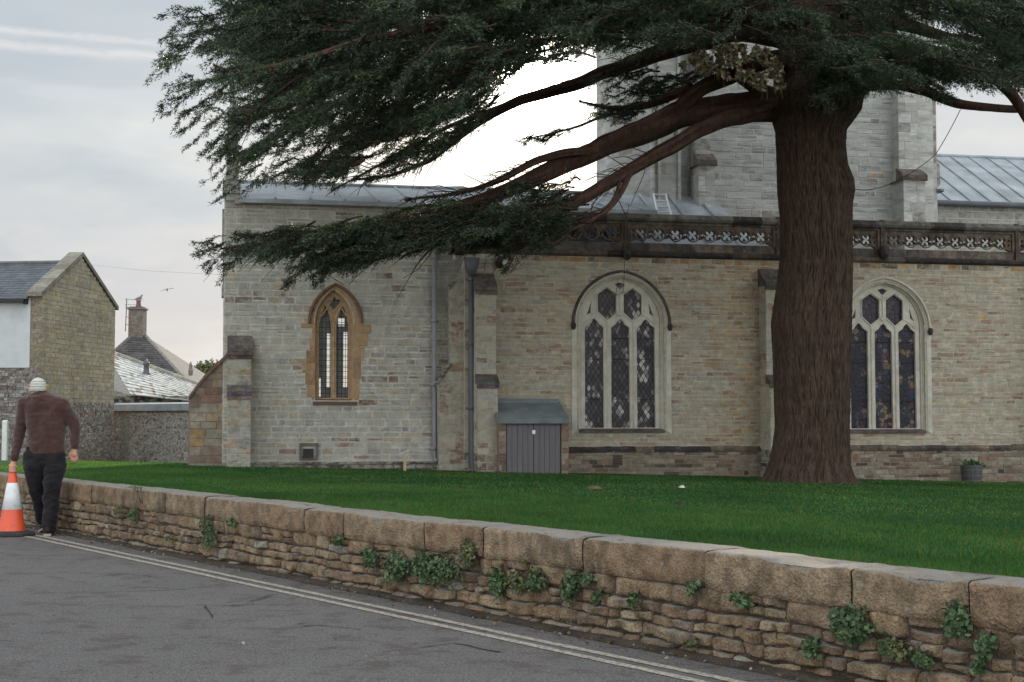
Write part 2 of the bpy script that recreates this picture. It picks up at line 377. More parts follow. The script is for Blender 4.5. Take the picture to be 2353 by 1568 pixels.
# glass of the aisle windows
def glass_mat(name, base, stained):
    m, nt, bs = nodes(name); N = NT(nt)
    rot = N.co((1, 1, 1)); sx = N.new('ShaderNodeSeparateXYZ', {0: rot})
    X, Z = sx.outputs[0], sx.outputs[2]
    def tri(v, per):
        f = N.math('FRACT', N.math('DIVIDE', v, per)); return N.math('ABSOLUTE', N.math('SUBTRACT', f, .5))
    if stained == 'grid':
        a = N.math('GREATER_THAN', tri(X, .082), .44); b = N.math('GREATER_THAN', tri(Z, .115), .46); lead = N.math('MAXIMUM', a, b)
        cell = N.new('ShaderNodeTexWhiteNoise', {0: N.new('ShaderNodeVectorMath', {0: N.new('ShaderNodeVectorMath', {0: rot, 1: (1/.082, 1, 1/.115)}, operation='MULTIPLY').outputs[0]}, operation='FLOOR').outputs[0]}).outputs[0]
    elif stained == 'diamond':
        p, q = N.math('ADD', X, N.math('MULTIPLY', Z, .62)), N.math('SUBTRACT', X, N.math('MULTIPLY', Z, .62))
        lead = N.math('MAXIMUM', N.math('GREATER_THAN', tri(p, .106), .44), N.math('GREATER_THAN', tri(q, .106), .44))
        cv = N.new('ShaderNodeCombineXYZ', {0: N.math('FLOOR', N.math('ADD', N.math('DIVIDE', p, .106), .0)), 1: N.math('FLOOR', N.math('DIVIDE', q, 0.106))})
        cell = N.new('ShaderNodeTexWhiteNoise', {0: cv.outputs[0]}).outputs[0]
    else:
        lead = N.math('LESS_THAN', N.vor(9.0, feature='DISTANCE_TO_EDGE'), .045)
        cell = N.new('ShaderNodeSeparateColor', {0: N.vor(9.0, out='Color')}).outputs[0]
    m.use_nodes = True
    if stained == 'grid':
        c = N.mix(cell, (.30, .32, .33), (.38, .40, .40))
    elif stained == 'diamond':
        patch = N.rng(N.noise(1.7, 3, .6, N.co((1.4, 1, 1), loc=(2, 1, 4))), .46, .58, 0, 1)  # light showing through from the far windows, painted as paler panes
        k = N.math('MULTIPLY', patch, N.rng(cell, .45, .95, 0.05, 1))
        c = N.mix(k, N.mix(cell, (.045, .042, .050), (.085, .078, .085)), (.48, .46, .46))
    else:
        big = N.noise(2.4, 2, .5, N.co(loc=(4, 0, 2)))
        pal = N.new('ShaderNodeValToRGB', {0: cell}); cr = pal.color_ramp; cr.interpolation = 'CONSTANT'
        stops = [(0, (.035, .03, .045)), (.28, (.09, .05, .07)), (.42, (.17, .12, .06)), (.52, (.03, .05, .11)), (.64, (.14, .12, .13)), (.76, (.20, .14, .12)), (.88, (.04, .06, .05))]
        cr.elements[0].color = (*stops[0][1], 1); cr.elements[1].position = stops[1][0]; cr.elements[1].color = (*stops[1][1], 1)
        for p_, c_ in stops[2:]: e = cr.elements.new(p_); e.color = (*c_, 1)
        c = N.mix(N.rng(big, .42, .58, 0, 1), (.03, .03, .045), pal.outputs[0])
        c = N.mix(N.rng(Z, 2.0, 2.5, 0, .8), c, (.06, .05, .07))
    c = N.mix(lead, c, (.015, .015, .018))
    nt.links.new(c, bs.inputs['Base Color'])
    bs.inputs['Roughness'].default_value = .3; bs.inputs['Specular IOR Level'].default_value = .12
    nt.links.new(N.bump(N.noise(14, 2, .5), .01), bs.inputs['Normal'])
    if stained == 'grid':
        tr = N.new('ShaderNodeBsdfTransparent', {0: (.9, .95, .95, 1)}); mx = N.new('ShaderNodeMixShader', {0: N.mix(lead, (.30, .30, .30), (1, 1, 1))})
        nt.links.new(tr.outputs[0], mx.inputs[1]); nt.links.new(bs.outputs[0], mx.inputs[2])
        nt.links.new(mx.outputs[0], nt.nodes['Material Output'].inputs[0])
    return m
M['glass_d'] = glass_mat('diamond_leaded_glass', None, 'diamond')
M['glass_s'] = glass_mat('stained_glass', None, 'stained')
M['glass_g'] = glass_mat('clear_leaded_glass', None, 'grid')
hole_c = arch(378, 505, 92, 1462)
def aisle_window(s0, zb, gmat, hood_tone, label):
    t = 0.0
    w = empty('window', (s0, 0, zb)); w.parent = church; w['label'] = label
    TR = (.50, .475, .42)
    m = MB(); plate(m, wl_(arch(352, 505, 108, 1452)), [wl_(h) for h in lights], .10, .21, TR, bevel=.014)
    # second, nearer order of tracery bars for depth
    pr = [[(390,1440),(390,600),(392,540),(388,490),(303,412),(272,440)],[(622,1440),(622,600),(622,540),(620,495),(536,420),(508,440)],[(388,490),(470,425),(508,440)],[(620,497),(700,430),(733,440)],[(470,425),(505,400),(503,250),(503,210)],[(503,250),(388,180),(300,245),(300,410)],[(503,250),(617,180),(700,250),(700,430)],[(272,440),(240,470),(195,510)],[(733,440),(770,470),(815,510)]]
    for p in pr: moulding(m, wl_(p), .020, .10, TR, 6)
    m.build('tracery', M['tracery'], w)
    m = MB(); inn, mid, out = wl_(arch(352, 505, 110, 1452)), wl_(arch(375, 503, 94, 1458)), wl_(arch(400, 500, 78, 1464))
    strip(m, out, mid, -.012, .06, (.50, .475, .42)); strip(m, mid, inn, .06, .075, (.44, .42, .36)); strip(m, inn, inn, .075, .12, (.47, .45, .39))
    ring = wl_(arch(440, 497, 52, 1500)); strip(m, ring, out, -.013, -.012, (.47, .455, .40)); strip(m, ring, ring, 0.01, -.013, (.47, .45, .40))
    moulding(m, mid, .018, .055, (.50, .475, .42))
    m.build('jamb', M['tracery'], w)
    m = MB(); hp = wl_(arch(425, 520, 45, 540)[1:-1]); moulding(m, hp, .027, -.028, hood_tone, 8); moulding(m, wl_(arch(437, 520, 38, 540)[1:-1]), .017, -.016, hood_tone, 6)
    m.build('hood_mould', M['parapet'] if hood_tone[0] < .1 else M['tracery'], w)
    for sg in (-1, 1):
        m = MB(); cx, cz = wl_([(505 + sg*428, 535)])[0]; m.lathe([(.02, -.09), (.045, -.07), (.06, 0), (.05, .05), (.02, .07)], 9, (cx, -.05, cz), DARK[0][1]); m.build('hood_stop', M['parapet'], w)
    m = MB(); a = wl_([(128, 1452), (885, 1452)]); m.prism([(-.05, a[0][1]-.075), (.12, a[0][1]-.075), (.12, a[0][1]+.02), (-.05, a[0][1]-.03)], a[0][0], a[1][0], 0, (.10, .085, .08)); m.build('sill', M['parapet'], w)
    m = MB(); o = wl_([(140, 1455), (870, 1455), (870, 90), (140, 90)]); m.add([(x, .17, z) for x, z in o], [(0, 1, 2, 3)]); m.build('glass', gmat, w)
    m = MB()
    for y in (1186, 830, 640):
        for a_, b_ in ((192, 357), (425, 590), (653, 818)):
            p, q = wl_([(a_, y), (b_, y)]); m = MB(); m.tube([(p[0]-.01, .155, p[1]), (q[0]+.01, .155, q[1])], .006, 5); m.build('saddle_bar', M['wire'], w)
    return w
w1s, w1z = w_o; w2s, w2z = cs(2037, 985)
aisle_window(w1s, w1z, M['glass_d'], (.085, .068, .062), 'diamond leaded window under a dark hood mould')
aisle_window(w2s, w2z, M['glass_s'], (.46, .435, .38), 'stained glass window half behind the trunk')
# ---- aisle wall
def hole_world(s0, z0): return [(s0 + p[0], z0 + p[1]) for p in wl_(hole_c)]
m = MB()
MORT = (.40, .37, .30)
plate(m, [(S_L, z_base-1.2), (S_R, z_base-1.2), (S_R, z_str+.1), (S_L, z_str+.1)], [hole_world(w1s, w1z), hole_world(w2s, w2z)], 0.0, .45, MORT)
ring_c = wl_(arch(436, 497, 56, 1478))
def hole_spans(a, b, wins, ring, grow=0.0):
    def f(v):
        out = [(a, b)]
        for s0, z0 in wins:
            xs = []
            for i in range(len(ring)):
                (x1, y1), (x2, y2) = ring[i], ring[(i+1) % len(ring)]
                if (y1 + z0 - v)*(y2 + z0 - v) < 0: xs.append(s0 + x1 + (x2-x1)*(v - z0 - y1)/(y2-y1))
            if len(xs) >= 2:
                lo, hi = min(xs)-grow, max(xs)+grow; new = []
                for p, q in out:
                    if lo > p: new.append((p, min(q, lo)))
                    if hi < q: new.append((max(p, hi), q))
                out = [(p, q) for p, q in new if q - p > .02]
        return out
    return f
stones(m, front(0), z_pl-.03, z_str-.02, hole_spans(S_L, S_R, [(w1s, w1z), (w2s, w2z)], ring_c), (.075, .115), (.14, .42),
       patchy(NAVE, z_pl-.03, 1.0, (.24, .155, .12), z_str), proud=(.001, .009), gap=.018, jit=.010)
m.build('aisle_wall', M['aisle'], church)
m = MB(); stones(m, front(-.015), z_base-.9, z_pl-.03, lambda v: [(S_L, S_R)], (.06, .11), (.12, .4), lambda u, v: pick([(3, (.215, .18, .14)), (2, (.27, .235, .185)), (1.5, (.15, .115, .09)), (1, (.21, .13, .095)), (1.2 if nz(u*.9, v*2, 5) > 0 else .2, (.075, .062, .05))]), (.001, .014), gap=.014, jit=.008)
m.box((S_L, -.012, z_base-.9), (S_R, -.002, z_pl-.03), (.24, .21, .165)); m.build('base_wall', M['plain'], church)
# plinth course, broken by the entrance and the buttress
for a, b in ((cs(1308,1030)[0], cs(1762,1030)[0]), (cs(1950,1030)[0], S_R)):
    s = a; m = MB()
    while s < b:
        e = min(b, s + rnd.uniform(.3, .8)); j = rnd.uniform(-.016, .016)
        m.prism([(.02, z_pl-.09+j), (-.05, z_pl-.08+j), (-.06, z_pl-.02+j), (0.005, z_pl+.05+j), (.02, z_pl+.05+j)], s+.001, e-.001, 0, pick(DARK + [(2, (.17, .13, .10))]))
        s = e
    m.build('plinth_course', M['parapet'], church)
# cornice + parapet base + coping
S_PL = cs(1035, 590)[0]
zf0, zf1 = cs(2000, 572)[1], cs(2000, 530)[1]      # frieze
m = MB()
s = S_PL
while s < S_R:
    e = min(S_R, s + rnd.uniform(.6, 1.1)); c = pick(DARK); k = (e-.002)
    m.prism([(.3, z_str-.02), (-.03, z_str-.02), (-.10, z_str+.02), (-.12, z_str+.07), (-.04, z_str+.11), (-.02, z_str+.12), (.3, z_str+.12)], s, k, 0, pick(DARK))
    m.prism([(.28, z_str+.12), (-.005, z_str+.12), (-.012, zf0-.03), (-.018, zf0), (.28, zf0)], s, k, 0, pick([(3, (.10, .085, .08)), (1, (.15, .12, .1)), (1, (.06, .05, .05))]))
    m.prism([(.16, zf1), (-.015, zf1), (-.02, zf1+.035), (-.09, zf1+.07), (-.11, zf1+.12), (-.05, z_cop+.0), (.05, z_cop+.02), (.18, z_cop), (.2, zf1+.07)], s, k, 0, pick([(2, (.11, .10, .09)), (2, (.17, .15, .13)), (1, (.055, .045, .045))]))
    s = e
m.build('parapet_coping', M['parapet'], church)
piers = [cs(x, 550)[0] for x in (1437, 1786, 2025)]
piers = [S_PL + .1, piers[0] - 3.0] + piers + [piers[-1] + 3.3, S_R - .2]
for k in range(len(piers)-1):
    a, b = piers[k] + .10, piers[k+1] - .10
    L = b - a; nu = max(1, int(round((L - .12)/.385))); u = (L - .12)/nu
    holes = []; zc = (zf0 + zf1)/2; H = zf1 - zf0
    for i in range(nu):
        cx = a + .06 + (i + .5)*u; rr = H*.155; dd = H*.20; q = []
        for j in range(40):
            w = 2*math.pi*j/40; lob = abs(math.sin(2*w))**.7
            rad = H*.10 + H*.20*lob; q.append((cx + rad*math.cos(w)*1.0, zc + rad*math.sin(w)))
        holes.append(q)
        for sx in (-1, 1):
            for sz in (-1, 1):
                hx, hz = cx + sx*u*.47*(abs(sz)*0+1), zc + sz*H*.13; e = H*.075
                holes.append([(hx + e*math.cos(w+.3), hz + e*1.1*math.sin(w+.3)) for w in np.linspace(0, 2*math.pi, 7)[:-1]])
    m = MB(); plate(m, [(a, zf0), (b, zf0), (b, zf1), (a, zf1)], holes, .02, .12, (.135, .105, .085), bevel=.006)
    for i in range(nu):     # raised wavy rib between quatrefoils
        cx = a + .06 + (i + .5)*u
        m.tube([(cx + H*.37*math.cos(w), .015, zc + H*.37*math.sin(w)) for w in np.linspace(0, 2*math.pi, 17)], .016, 5, (.15, .115, .09), cap=False)
    m.build('pierced_panel', M['parapet'], church)
for p in piers:
    m = MB(); m.box((p-.10, -.035, zf0-.02), (p+.10, .17, zf1+.03), (.17, .125, .09)); m.box((p-.045, -.075, z_str+.1), (p+.045, .0, z_cop+.02), (.09, .07, .065)); m.build('parapet_pier', M['parapet'], church)
for x in (1437, 2025):       # carved water spout heads
    s_, z_ = cs(x, 583); m = MB()
    m.lathe([(.02, -.16), (.09, -.10), (.12, 0), (.11, .10), (.04, .17)], 10, (s_, -.16, z_), DARK[0][1]); m.box((s_-.07, -.25, z_-.02), (s_+.07, -.05, z_+.12), DARK[0][1])
    m.tube([(s_, -.2, z_), (s_, -.32, z_-.07)], [.06, .035], 8, DARK[0][1]); m.build('carved_head', M['parapet'], church, True)
# ---- buttresses
def buttress(name, s0, s1, stages, tb, zb, tone, m_=None, cap=(.105, .09, .082)):
    # stages: [(z_top, projection)] from the bottom up; each ends in a sloping dark weathering
    m = MB(); caps = []; z = zb
    for i, (zt, pr) in enumerate(stages):
        nxt = stages[i+1][1] if i+1 < len(stages) else 0.0
        m.box((s0+.004, tb-pr+.012, z), (s1-.004, tb+.02+.001*i, zt), MORT)
        stones(m, (Vector((0, tb-pr+.01, 0)), VS, VZ, -VT), z, zt, lambda v: [(s0, s1)], (.11, .22), (.22, .5), tone, (.001, .008))
        for sd_, N_ in ((s0+.004, -VS), (s1-.004, VS)):
            stones(m, (Vector((sd_, 0, 0)), VT, VZ, N_), z, zt, lambda v: [(tb-pr+.01, tb)], (.11, .22), (.22, .5), tone, (.001, .006))
        sl = (pr - nxt)*.95
        if sl > .03:
            mc = MB(); caps.append(mc); mc.prism([(tb-pr-.05, zt-.02), (tb-nxt+.02, zt-.02), (tb-nxt+.02, zt+sl), (tb-pr-.05, zt+.05)], s0-.015, s1+.015, 0, cap)
            z = zt + sl*.0
            for q in range(2): mc.box((s0-.02, tb-pr-.055+.02*q+(.001), zt-.07*(q+1)+.03), (s1+.02, tb-pr+.02, zt-.07*q-.0+.025), tuple(c*rnd.uniform(.8, 1.6) for c in cap))
        z = zt
    o = m.build(name, M['stone'] if m_ is None else m_, church); [c_.build('weathering', M['parapet'], o) for c_ in caps]; return o
bt = patchy(NAVE, cs(1100, 1040)[1], 4.0, (.15, .075, .06))
sb0, sb1 = cs(1093, 800, -.35)[0], cs(1139, 800, -.35)[0]
buttress('buttress', sb0, sb1, [(cs(1110, 880, -.6)[1], .62), (cs(1110, 665, -.35)[1], .42)], 0, z_base-1, bt)
m = MB(); stones(m, front(-.02), cs(1110, 640)[1], z_str, lambda v: [(sb0+.05, sb1)], (.1, .2), (.2, .4), bt); m.build('buttress_head', M['stone'], church)
sb2 = cs(1760, 800, -.4)[0]
b2 = patchy(NAVE, z_pl, 8.0, (.26, .15, .07))
buttress('buttress', sb2, sb2+.62, [(cs(1770, 880, -.6)[1], .62), (cs(1770, 655, -.35)[1], .42)], 0, z_base-1, b2)
sb3 = cs(2347, 800, -.4)[0]+.55
buttress('buttress', sb3, sb3+.62, [(cs(2340, 880, -.6)[1], .62), (cs(2340, 655, -.35)[1], .42)], 0, z_base-1.2, b2)
# end buttress of the aisle, stepping out to the left over the chancel wall
sp = [cs(x, y, .12) for x, y in ((1076, 600), (1066, 614), (1064, 625), (1046, 640), (1046, 646), (1032, 662), (1034, 668), (1035, 835), (1022, 862), (1004, 884), (1007, 892), (1009, 1095), (1080, 1095))]
m = MB(); sx_r = sb0 + .06
prof = [(sx_r, sp[0][1])] + [q for q in sp[:-1]] + [(sx_r, sp[-1][1])]
plate(m, prof[::-1], [], .12, .5, (.27, .25, .20))
def endspan(v):
    xs = [sp[i][0] + (sp[i+1][0]-sp[i][0])*(v-sp[i][1])/(sp[i+1][1]-sp[i][1]) for i in range(len(sp)-2) if (sp[i][1]-v)*(sp[i+1][1]-v) < 0]
    return [(min(xs)+.02, sx_r)] if xs else []
stones(m, front(.12), sp[-2][1], sp[0][1], endspan, (.14, .3), (.25, .5), patchy([(4, (.30, .27, .215)), (2, (.26, .235, .19)), (1, (.22, .14, .10))], cs(1040, 1030)[1], 5), (.001, .006))
for a, b in ((4, 5), (7, 9)):
    (x0, z0), (x1, z1) = sp[a], sp[b]; m.tube([(x0+.01, .1, z0), (x1-.02, .1, z1)], [.03, .045], 6, (.08, .065, .055))
m.build('end_buttress', M['stone'], church)
# a narrow strip of aisle wall beyond the buttress, up to the parapet
m = MB(); m.box((cs(1068, 700)[0], .06, z_base-1), (S_L+.3, .45, z_str+.1), MORT); stones(m, front(.06), z_base, z_str-.02, lambda v: [(cs(1068, 700)[0], S_L)], (.12, .2), (.2, .4), bt); m.build('aisle_corner', M['stone'], church)
# ---- chancel
TC = .5
cx0, zc_e = cs(517, 458, TC); cx1 = cs(1075, 700, TC)[0]
zc_b = cs(600, 1085, TC)[1]
k2 = 4.9
def qc(x, y): return cs(146.9*0 + (720*.9412) + x/ (922/200/.9412), (670*.9412) + y/(922/200/.9412), TC)
cw_o = qc(440, 1400)
def ql(pts): return [(qc(x, y)[0] - cw_o[0], qc(x, y)[1] - cw_o[1]) for x, y in pts]
def parch(cx, hw, spring, apex, bottom, n=8): return arch(hw, spring, apex, bottom, n, cx)
c_hole = parch(440, 215, 545, 165, 1420, 12)
m = MB()
CM = (.46, .45, .41)
plate(m, [(cx0, zc_b-.8), (cx1, zc_b-.8), (cx1, zc_e), (cx0, zc_e)], [[(cw_o[0]+p[0], cw_o[1]+p[1]) for p in ql(c_hole)]], TC, TC+.4, CM)
c_ring = ql(parch(455, 262, 560, 125, 1470, 12))
qu = [(65,545,605),(190,605,715),(165,715,855),(125,855,1000),(85,1000,1110),(115,1110,1245),(130,1245,1385)]
qr = [(858,565,670),(825,670,810),(780,810,940),(745,940,1190),(715,1190,1400)]
qz = []
for i, (a, y0, y1) in enumerate(qu): qz.append((cw_o[0]+ql([(a, y0)])[0][0], cw_o[0]+ql([(230, y0)])[0][0], cw_o[1]+ql([(a, y1)])[0][1], cw_o[1]+ql([(a, y0)])[0][1]))
for i, (a, y0, y1) in enumerate(qr): qz.append((cw_o[0]+ql([(655, y0)])[0][0], cw_o[0]+ql([(a, y0)])[0][0], cw_o[1]+ql([(a, y1)])[0][1], cw_o[1]+ql([(a, y0)])[0][1]))
hs = hole_spans(cx0, cx1, [cw_o], c_ring)
def chspans(v):
    out = hs(v)
    for a, b, z0, z1 in qz:
        if z0 <= v <= z1:
            new = []
            for p, q in out:
                if a > p: new.append((p, min(q, a)))
                if b < q: new.append((max(p, b), q))
            out = [(p, q) for p, q in new if q - p > .02]
    return out
stones(m, front(TC), cs(600, 1058, TC)[1], zc_e-.03, chspans, (.09, .17), (.16, .48), patchy(CHAN, None, 2.0, (.17, .12, .10)), (.001, .009), gap=.026, jit=.008)
stones(m, front(TC-.05), zc_b-.5, cs(600, 1062, TC)[1], lambda v: [(cx0, cx1)], (.05, .1), (.3, .8), lambda u, v: pick([(1, (.08, .065, .06)), (1, (.12, .10, .085)), (1, (.16, .14, .11))]), (.0, .03))
m.build('chancel_wall', M['stone'], church)
# chancel window
cwn = empty('window', (cw_o[0], TC, cw_o[1])); cwn.parent = church; cwn['label'] = 'narrow pointed window framed in orange stone'
HAM = [(3, (.35, .235, .14)), (2, (.32, .21, .125)), (1, (.37, .27, .18)), (1, (.27, .17, .10))]
cl = [[(275,1390),(275,575),(290,500),(318,420),(345,350),(372,405),(392,470),(410,560),(410,1390)],
      [(470,1390),(470,575),(495,480),(520,400),(545,355),(570,400),(592,480),(605,575),(605,1390)],
      [(385,292),(425,290),(448,250),(470,285),(520,290),(500,335),(480,370),(440,395),(405,350)]]
m = MB(); plate(m, ql(parch(440, 200, 548, 185, 1410, 12)), [ql(h) for h in cl], .10, .20, HAM[0][1], bevel=.012)
for p in ([(440,1400),(440,560),(410,440),(380,360),(300,470)],[(440,560),(480,440),(520,370),(590,470)],[(380,350),(448,235),(530,300),(440,420)]): moulding(m, ql(p), .02, .10, HAM[2][1])
m.build('tracery', M['ham'], cwn)
m = MB(); inn, out = ql(parch(440, 190, 548, 190, 1410, 12)), ql(parch(440, 232, 545, 155, 1420, 12))
strip(m, out, inn, -.012, .11, HAM[1][1]); big = ql(parch(455, 265, 560, 128, 1410, 12)); strip(m, big, out, -.013, -.012, HAM[0][1]); strip(m, big, big, .01, -.013, HAM[0][1])
moulding(m, ql(parch(440, 212, 546, 172, 1415, 12)), .02, .04, HAM[0][1]); m.build('jamb', M['ham'], cwn)
m = MB(); hood = ql(parch(455, 295, 555, 112, 560, 12)[1:-1]); moulding(m, hood, .035, -.035, (.16, .085, .05), 8); m.build('hood_mould', M['ham'], cwn)
for a, b, z0, z1 in qz:
    m = MB(); stones(m, (Vector((-cw_o[0], -.003, -cw_o[1])), VS, VZ, -VT), z0, z1, lambda v: [(a, b)], (z1-z0, z1-z0), (b-a, b-a), lambda u, v: pick(HAM), (.008, .014), gap=.008); m.build('quoin', M['ham'], cwn)
m = MB(); a = ql([(200, 1405), (700, 1475)]); m.prism([(-.04, a[1][1]), (.12, a[1][1]), (.12, a[0][1]+.01), (-.04, a[1][1]+.06)], a[0][0], a[1][0], 0, (.13, .08, .06)); m.build('sill', M['ham'], cwn)
m = MB(); o = ql([(250, 1395), (620, 1395), (620, 200), (250, 200)]); m.add([(x, .16, z) for x, z in o], [(0, 1, 2, 3)]); m.build('glass', M['glass_g'], cwn)
m = MB(); cz = ql([(478, 570), (605, 570), (605, 802), (478, 802)]); m.tube([(x, .13, z) for x, z in cz + cz[:1]], .011, 5)
for y in (560, 685, 802, 925, 1048, 1170, 1292, 1378):
    p, q = ql([(275, y), (605, y)]); m.tube([(p[0], .145, p[1]), (q[0], .145, q[1])], .006, 5)
m.build('casement_frame', M['dark_pipe'], cwn)
# rest of the chancel shell: end wall, inner wall with the far windows
TB = TC + 6.2
def strip_rect(x0, y0, x1, y1):
    a = cs(x0, y1, TB); b = cs(x1, y0, TB); return [(a[0], a[1]), (b[0], a[1]), (b[0], b[1]), (a[0], b[1])]
m = MB()
fw = [strip_rect(750.5, 765, 761.5, 890), strip_rect(788.5, 762, 801, 890), strip_rect(776, 730, 794, 750), strip_rect(732, 868, 739, 913)]
plate(m, [(cx0, zc_b-.8), (cx1+.5, zc_b-.8), (cx1+.5, zc_e), (cx0, zc_e)], fw, TB, TB+.35, (.35, .34, .31))
m.box((cx0+.002, TC+.4, zc_b-.8), (cx0+.35, TB, zc_e-.002), (.27, .26, .24)); m.box((cx1-.1, TC+.45, zc_b-.8), (cx1+.2, TB-.01, zc_e-.004), (.27, .26, .24))
stones(m, (Vector((cx0, 0, 0)), -VT, VZ, -VS), zc_b-.6, zc_e, lambda v: [(-TB, -TC)], (.12, .2), (.25, .5), patchy(CHAN, None, 6.0))
m.build('chancel_shell', M['stone'], church)
# chancel roof: low lead pitch with rolls
tr0, tr1 = TC-.12, TC + 3.3
ze, zr = cs(760, 461, tr0)[1], cs(760, 427, tr1)[1]
rx0, rx1 = cs(552, 430, TC)[0], cs(1415, 440, tr1)[0]
m = MB(); m.prism([(tr0, ze), (tr0, ze-.05), (tr1, zr-.06), (2*tr1-tr0, ze-.05), (2*tr1-tr0, ze), (tr1, zr)], rx0, rx1, 0)
x = rx0
while x < rx1:
    m.tube([(x, tr0, ze+.01), (x, tr1, zr+.012)], .028, 6); x += .72
m.box((rx0-.02, tr0-.05, ze-.10), (rx1, tr0+.02, ze-.052)); m.tube([(rx0, tr1, zr+.02), (rx1, tr1, zr+.02)], .05, 8)
m.build('chancel_roof', M['lead'], church)
m = MB(); m.prism([(TC-.09, zc_e-.10), (TC+.3, zc_e-.10), (TC+.3, zc_e+.0), (TC-.05, zc_e-.0)], cx0+.2, cx1+.2, 0, (.26, .21, .16)); m.build('eaves_course', M['stone'], church)
# corner pier and pinnacle
m = MB(); pa, pb = cs(515, 430, TC)[0], cs(550, 430, TC)[0]
zz = lambda y: cs(530, y, TC)[1]
m.box((pa+.01, TC-.03, zz(462)), (pb, TC+.3, zz(445)), (.25, .245, .23)); m.box((pa-.03, TC-.07, zz(445)), (pb+.02, TC+.33, zz(414)), (.17, .16, .15)); m.box((pa+.04, TC, zz(414)), (pb-.02, TC+.26, zz(340)), (.2, .195, .18))
cxm = (pa+pb)/2; m.lathe([(.19, 0), (.21, .06), (.13, .10), (.03, 1.25), (.06, 1.3), (.02, 1.42)], 4, (cxm, TC+.13, zz(340)), (.17, .165, .155))
for i in range(5):
    for sx in (-1, 1): m.lathe([(.01, -.03), (.04, 0), (.01, .04)], 6, (cxm + sx*(.13 - .02*i), TC+.1, zz(340)+.2+.2*i), (.15, .145, .14))
m.build('pinnacle', M['tower_stone'], church)
m = MB()
for (x0, y0, x1, y1) in ((510, 482, 520, 560), (509, 655, 519, 682), (512, 560, 519, 655)): a, b = cs(x0, y1, TC+.1), cs(x1, y0, TC+.1); m.box((a[0], TC+.02, a[1]), (b[0], TC+.5, b[1]), (.2, .19, .17))
m.build('corner_moulding', M['stone'], church)
# chancel corner buttresses
def zq(y): return cs(550, y, TC-.4)[1]
s0, s1 = cs(523, 900, TC-.4)[0], cs(577, 900, TC-.4)[0]
ct = patchy([(4, (.28, .265, .23)), (2, (.24, .23, .21)), (1.5, (.30, .235, .165)), (.5, (.2, .12, .09))], None, 7)
buttress('corner_buttress', s0, s1, [(zq(905), .62), (zq(812), .42)], TC, zc_b-.8, ct, cap=(.12, .10, .092))
m = MB(); pf = [cs(x, y, TC+.15) for x, y in ((524, 816), (470, 868), (434, 915), (434, 925), (432, 1075), (524, 1075))]
plate(m, pf, [], TC+.02, TC+.62, (.2, .16, .13))
def gs(v):
    e = pf[0][0]
    xs = [pf[i][0] + (pf[i+1][0]-pf[i][0])*(v-pf[i][1])/(pf[i+1][1]-pf[i][1]+1e-9) for i in range(4) if (pf[i][1]-v)*(pf[i+1][1]-v) <= 0]
    return [(min(xs)+.03, e)] if xs else []
def gt(u, v): return pick([(2, (.20, .12, .095)), (2, (.17, .13, .11)), (1, (.25, .2, .15))]) if v > zq(930) else pick([(3, (.25, .22, .18)), (1, (.28, .21, .14)), (1, (.2, .15, .12)), (1, (.3, .2, .1))])
stones(m, front(TC+.02), zc_b-.3, pf[0][1]-.02, gs, (.13, .2), (.25, .5), gt)
for i in range(2):
    (x0, z0), (x1, z1) = pf[i], pf[i+1]; m.add([(x0-.0, TC-.04, z0+.05), (x0, TC+.66, z0+.05), (x1, TC+.66, z1+.05), (x1, TC-.04, z1+.05), (x0, TC-.04, z0-.03), (x0, TC+.66, z0-.03), (x1, TC+.66, z1-.03), (x1, TC-.04, z1-.03)], [(0,1,2,3),(7,6,5,4),(0,3,7,4),(1,5,6,2),(3,2,6,7),(0,4,5,1)], (.16, .10, .08))
m.build('raking_buttress', M['plain'], church)
# vent in the chancel base
a, b = cs(688, 1058, TC-.03), cs(731, 1018, TC-.03); m = MB(); w = .045
m.box((a[0], TC-.05, a[1]), (a[0]+w, TC+.01, b[1]), (.13, .11, .10)); m.box((b[0]-w, TC-.05, a[1]), (b[0], TC+.01, b[1]), (.13, .11, .10)); m.box((a[0]+w, TC-.048, b[1]-w*1.3), (b[0]-w, TC+.01, b[1]-.002), (.15, .12, .10)); m.box((a[0]+w, TC-.045, a[1]+.002), (b[0]-w, TC+.01, a[1]+w*.6), (.10, .08, .08)); vf = m.build('floor_vent', M['plain'], church)
m = MB(); m.box((a[0]+w+.03, TC-.03, a[1]+w*.6+.01), (b[0]-w-.05, TC-.005, b[1]-w*1.3-.06)); m.build('grille', M['black'], vf)
a, b = cs(1408, 1070, -.02), cs(1430, 1045, -.02); m = MB(); m.box((a[0], -.03, a[1]), (b[0], .01, b[1]), (.07, .06, .058))
for i in range(4): m.box((a[0]+.02, -.036, a[1]+.03+.05*i), (b[0]-.02, -.028, a[1]+.05+.05*i), (.03, .03, .03))
m.build('air_brick', M['plain'], church)
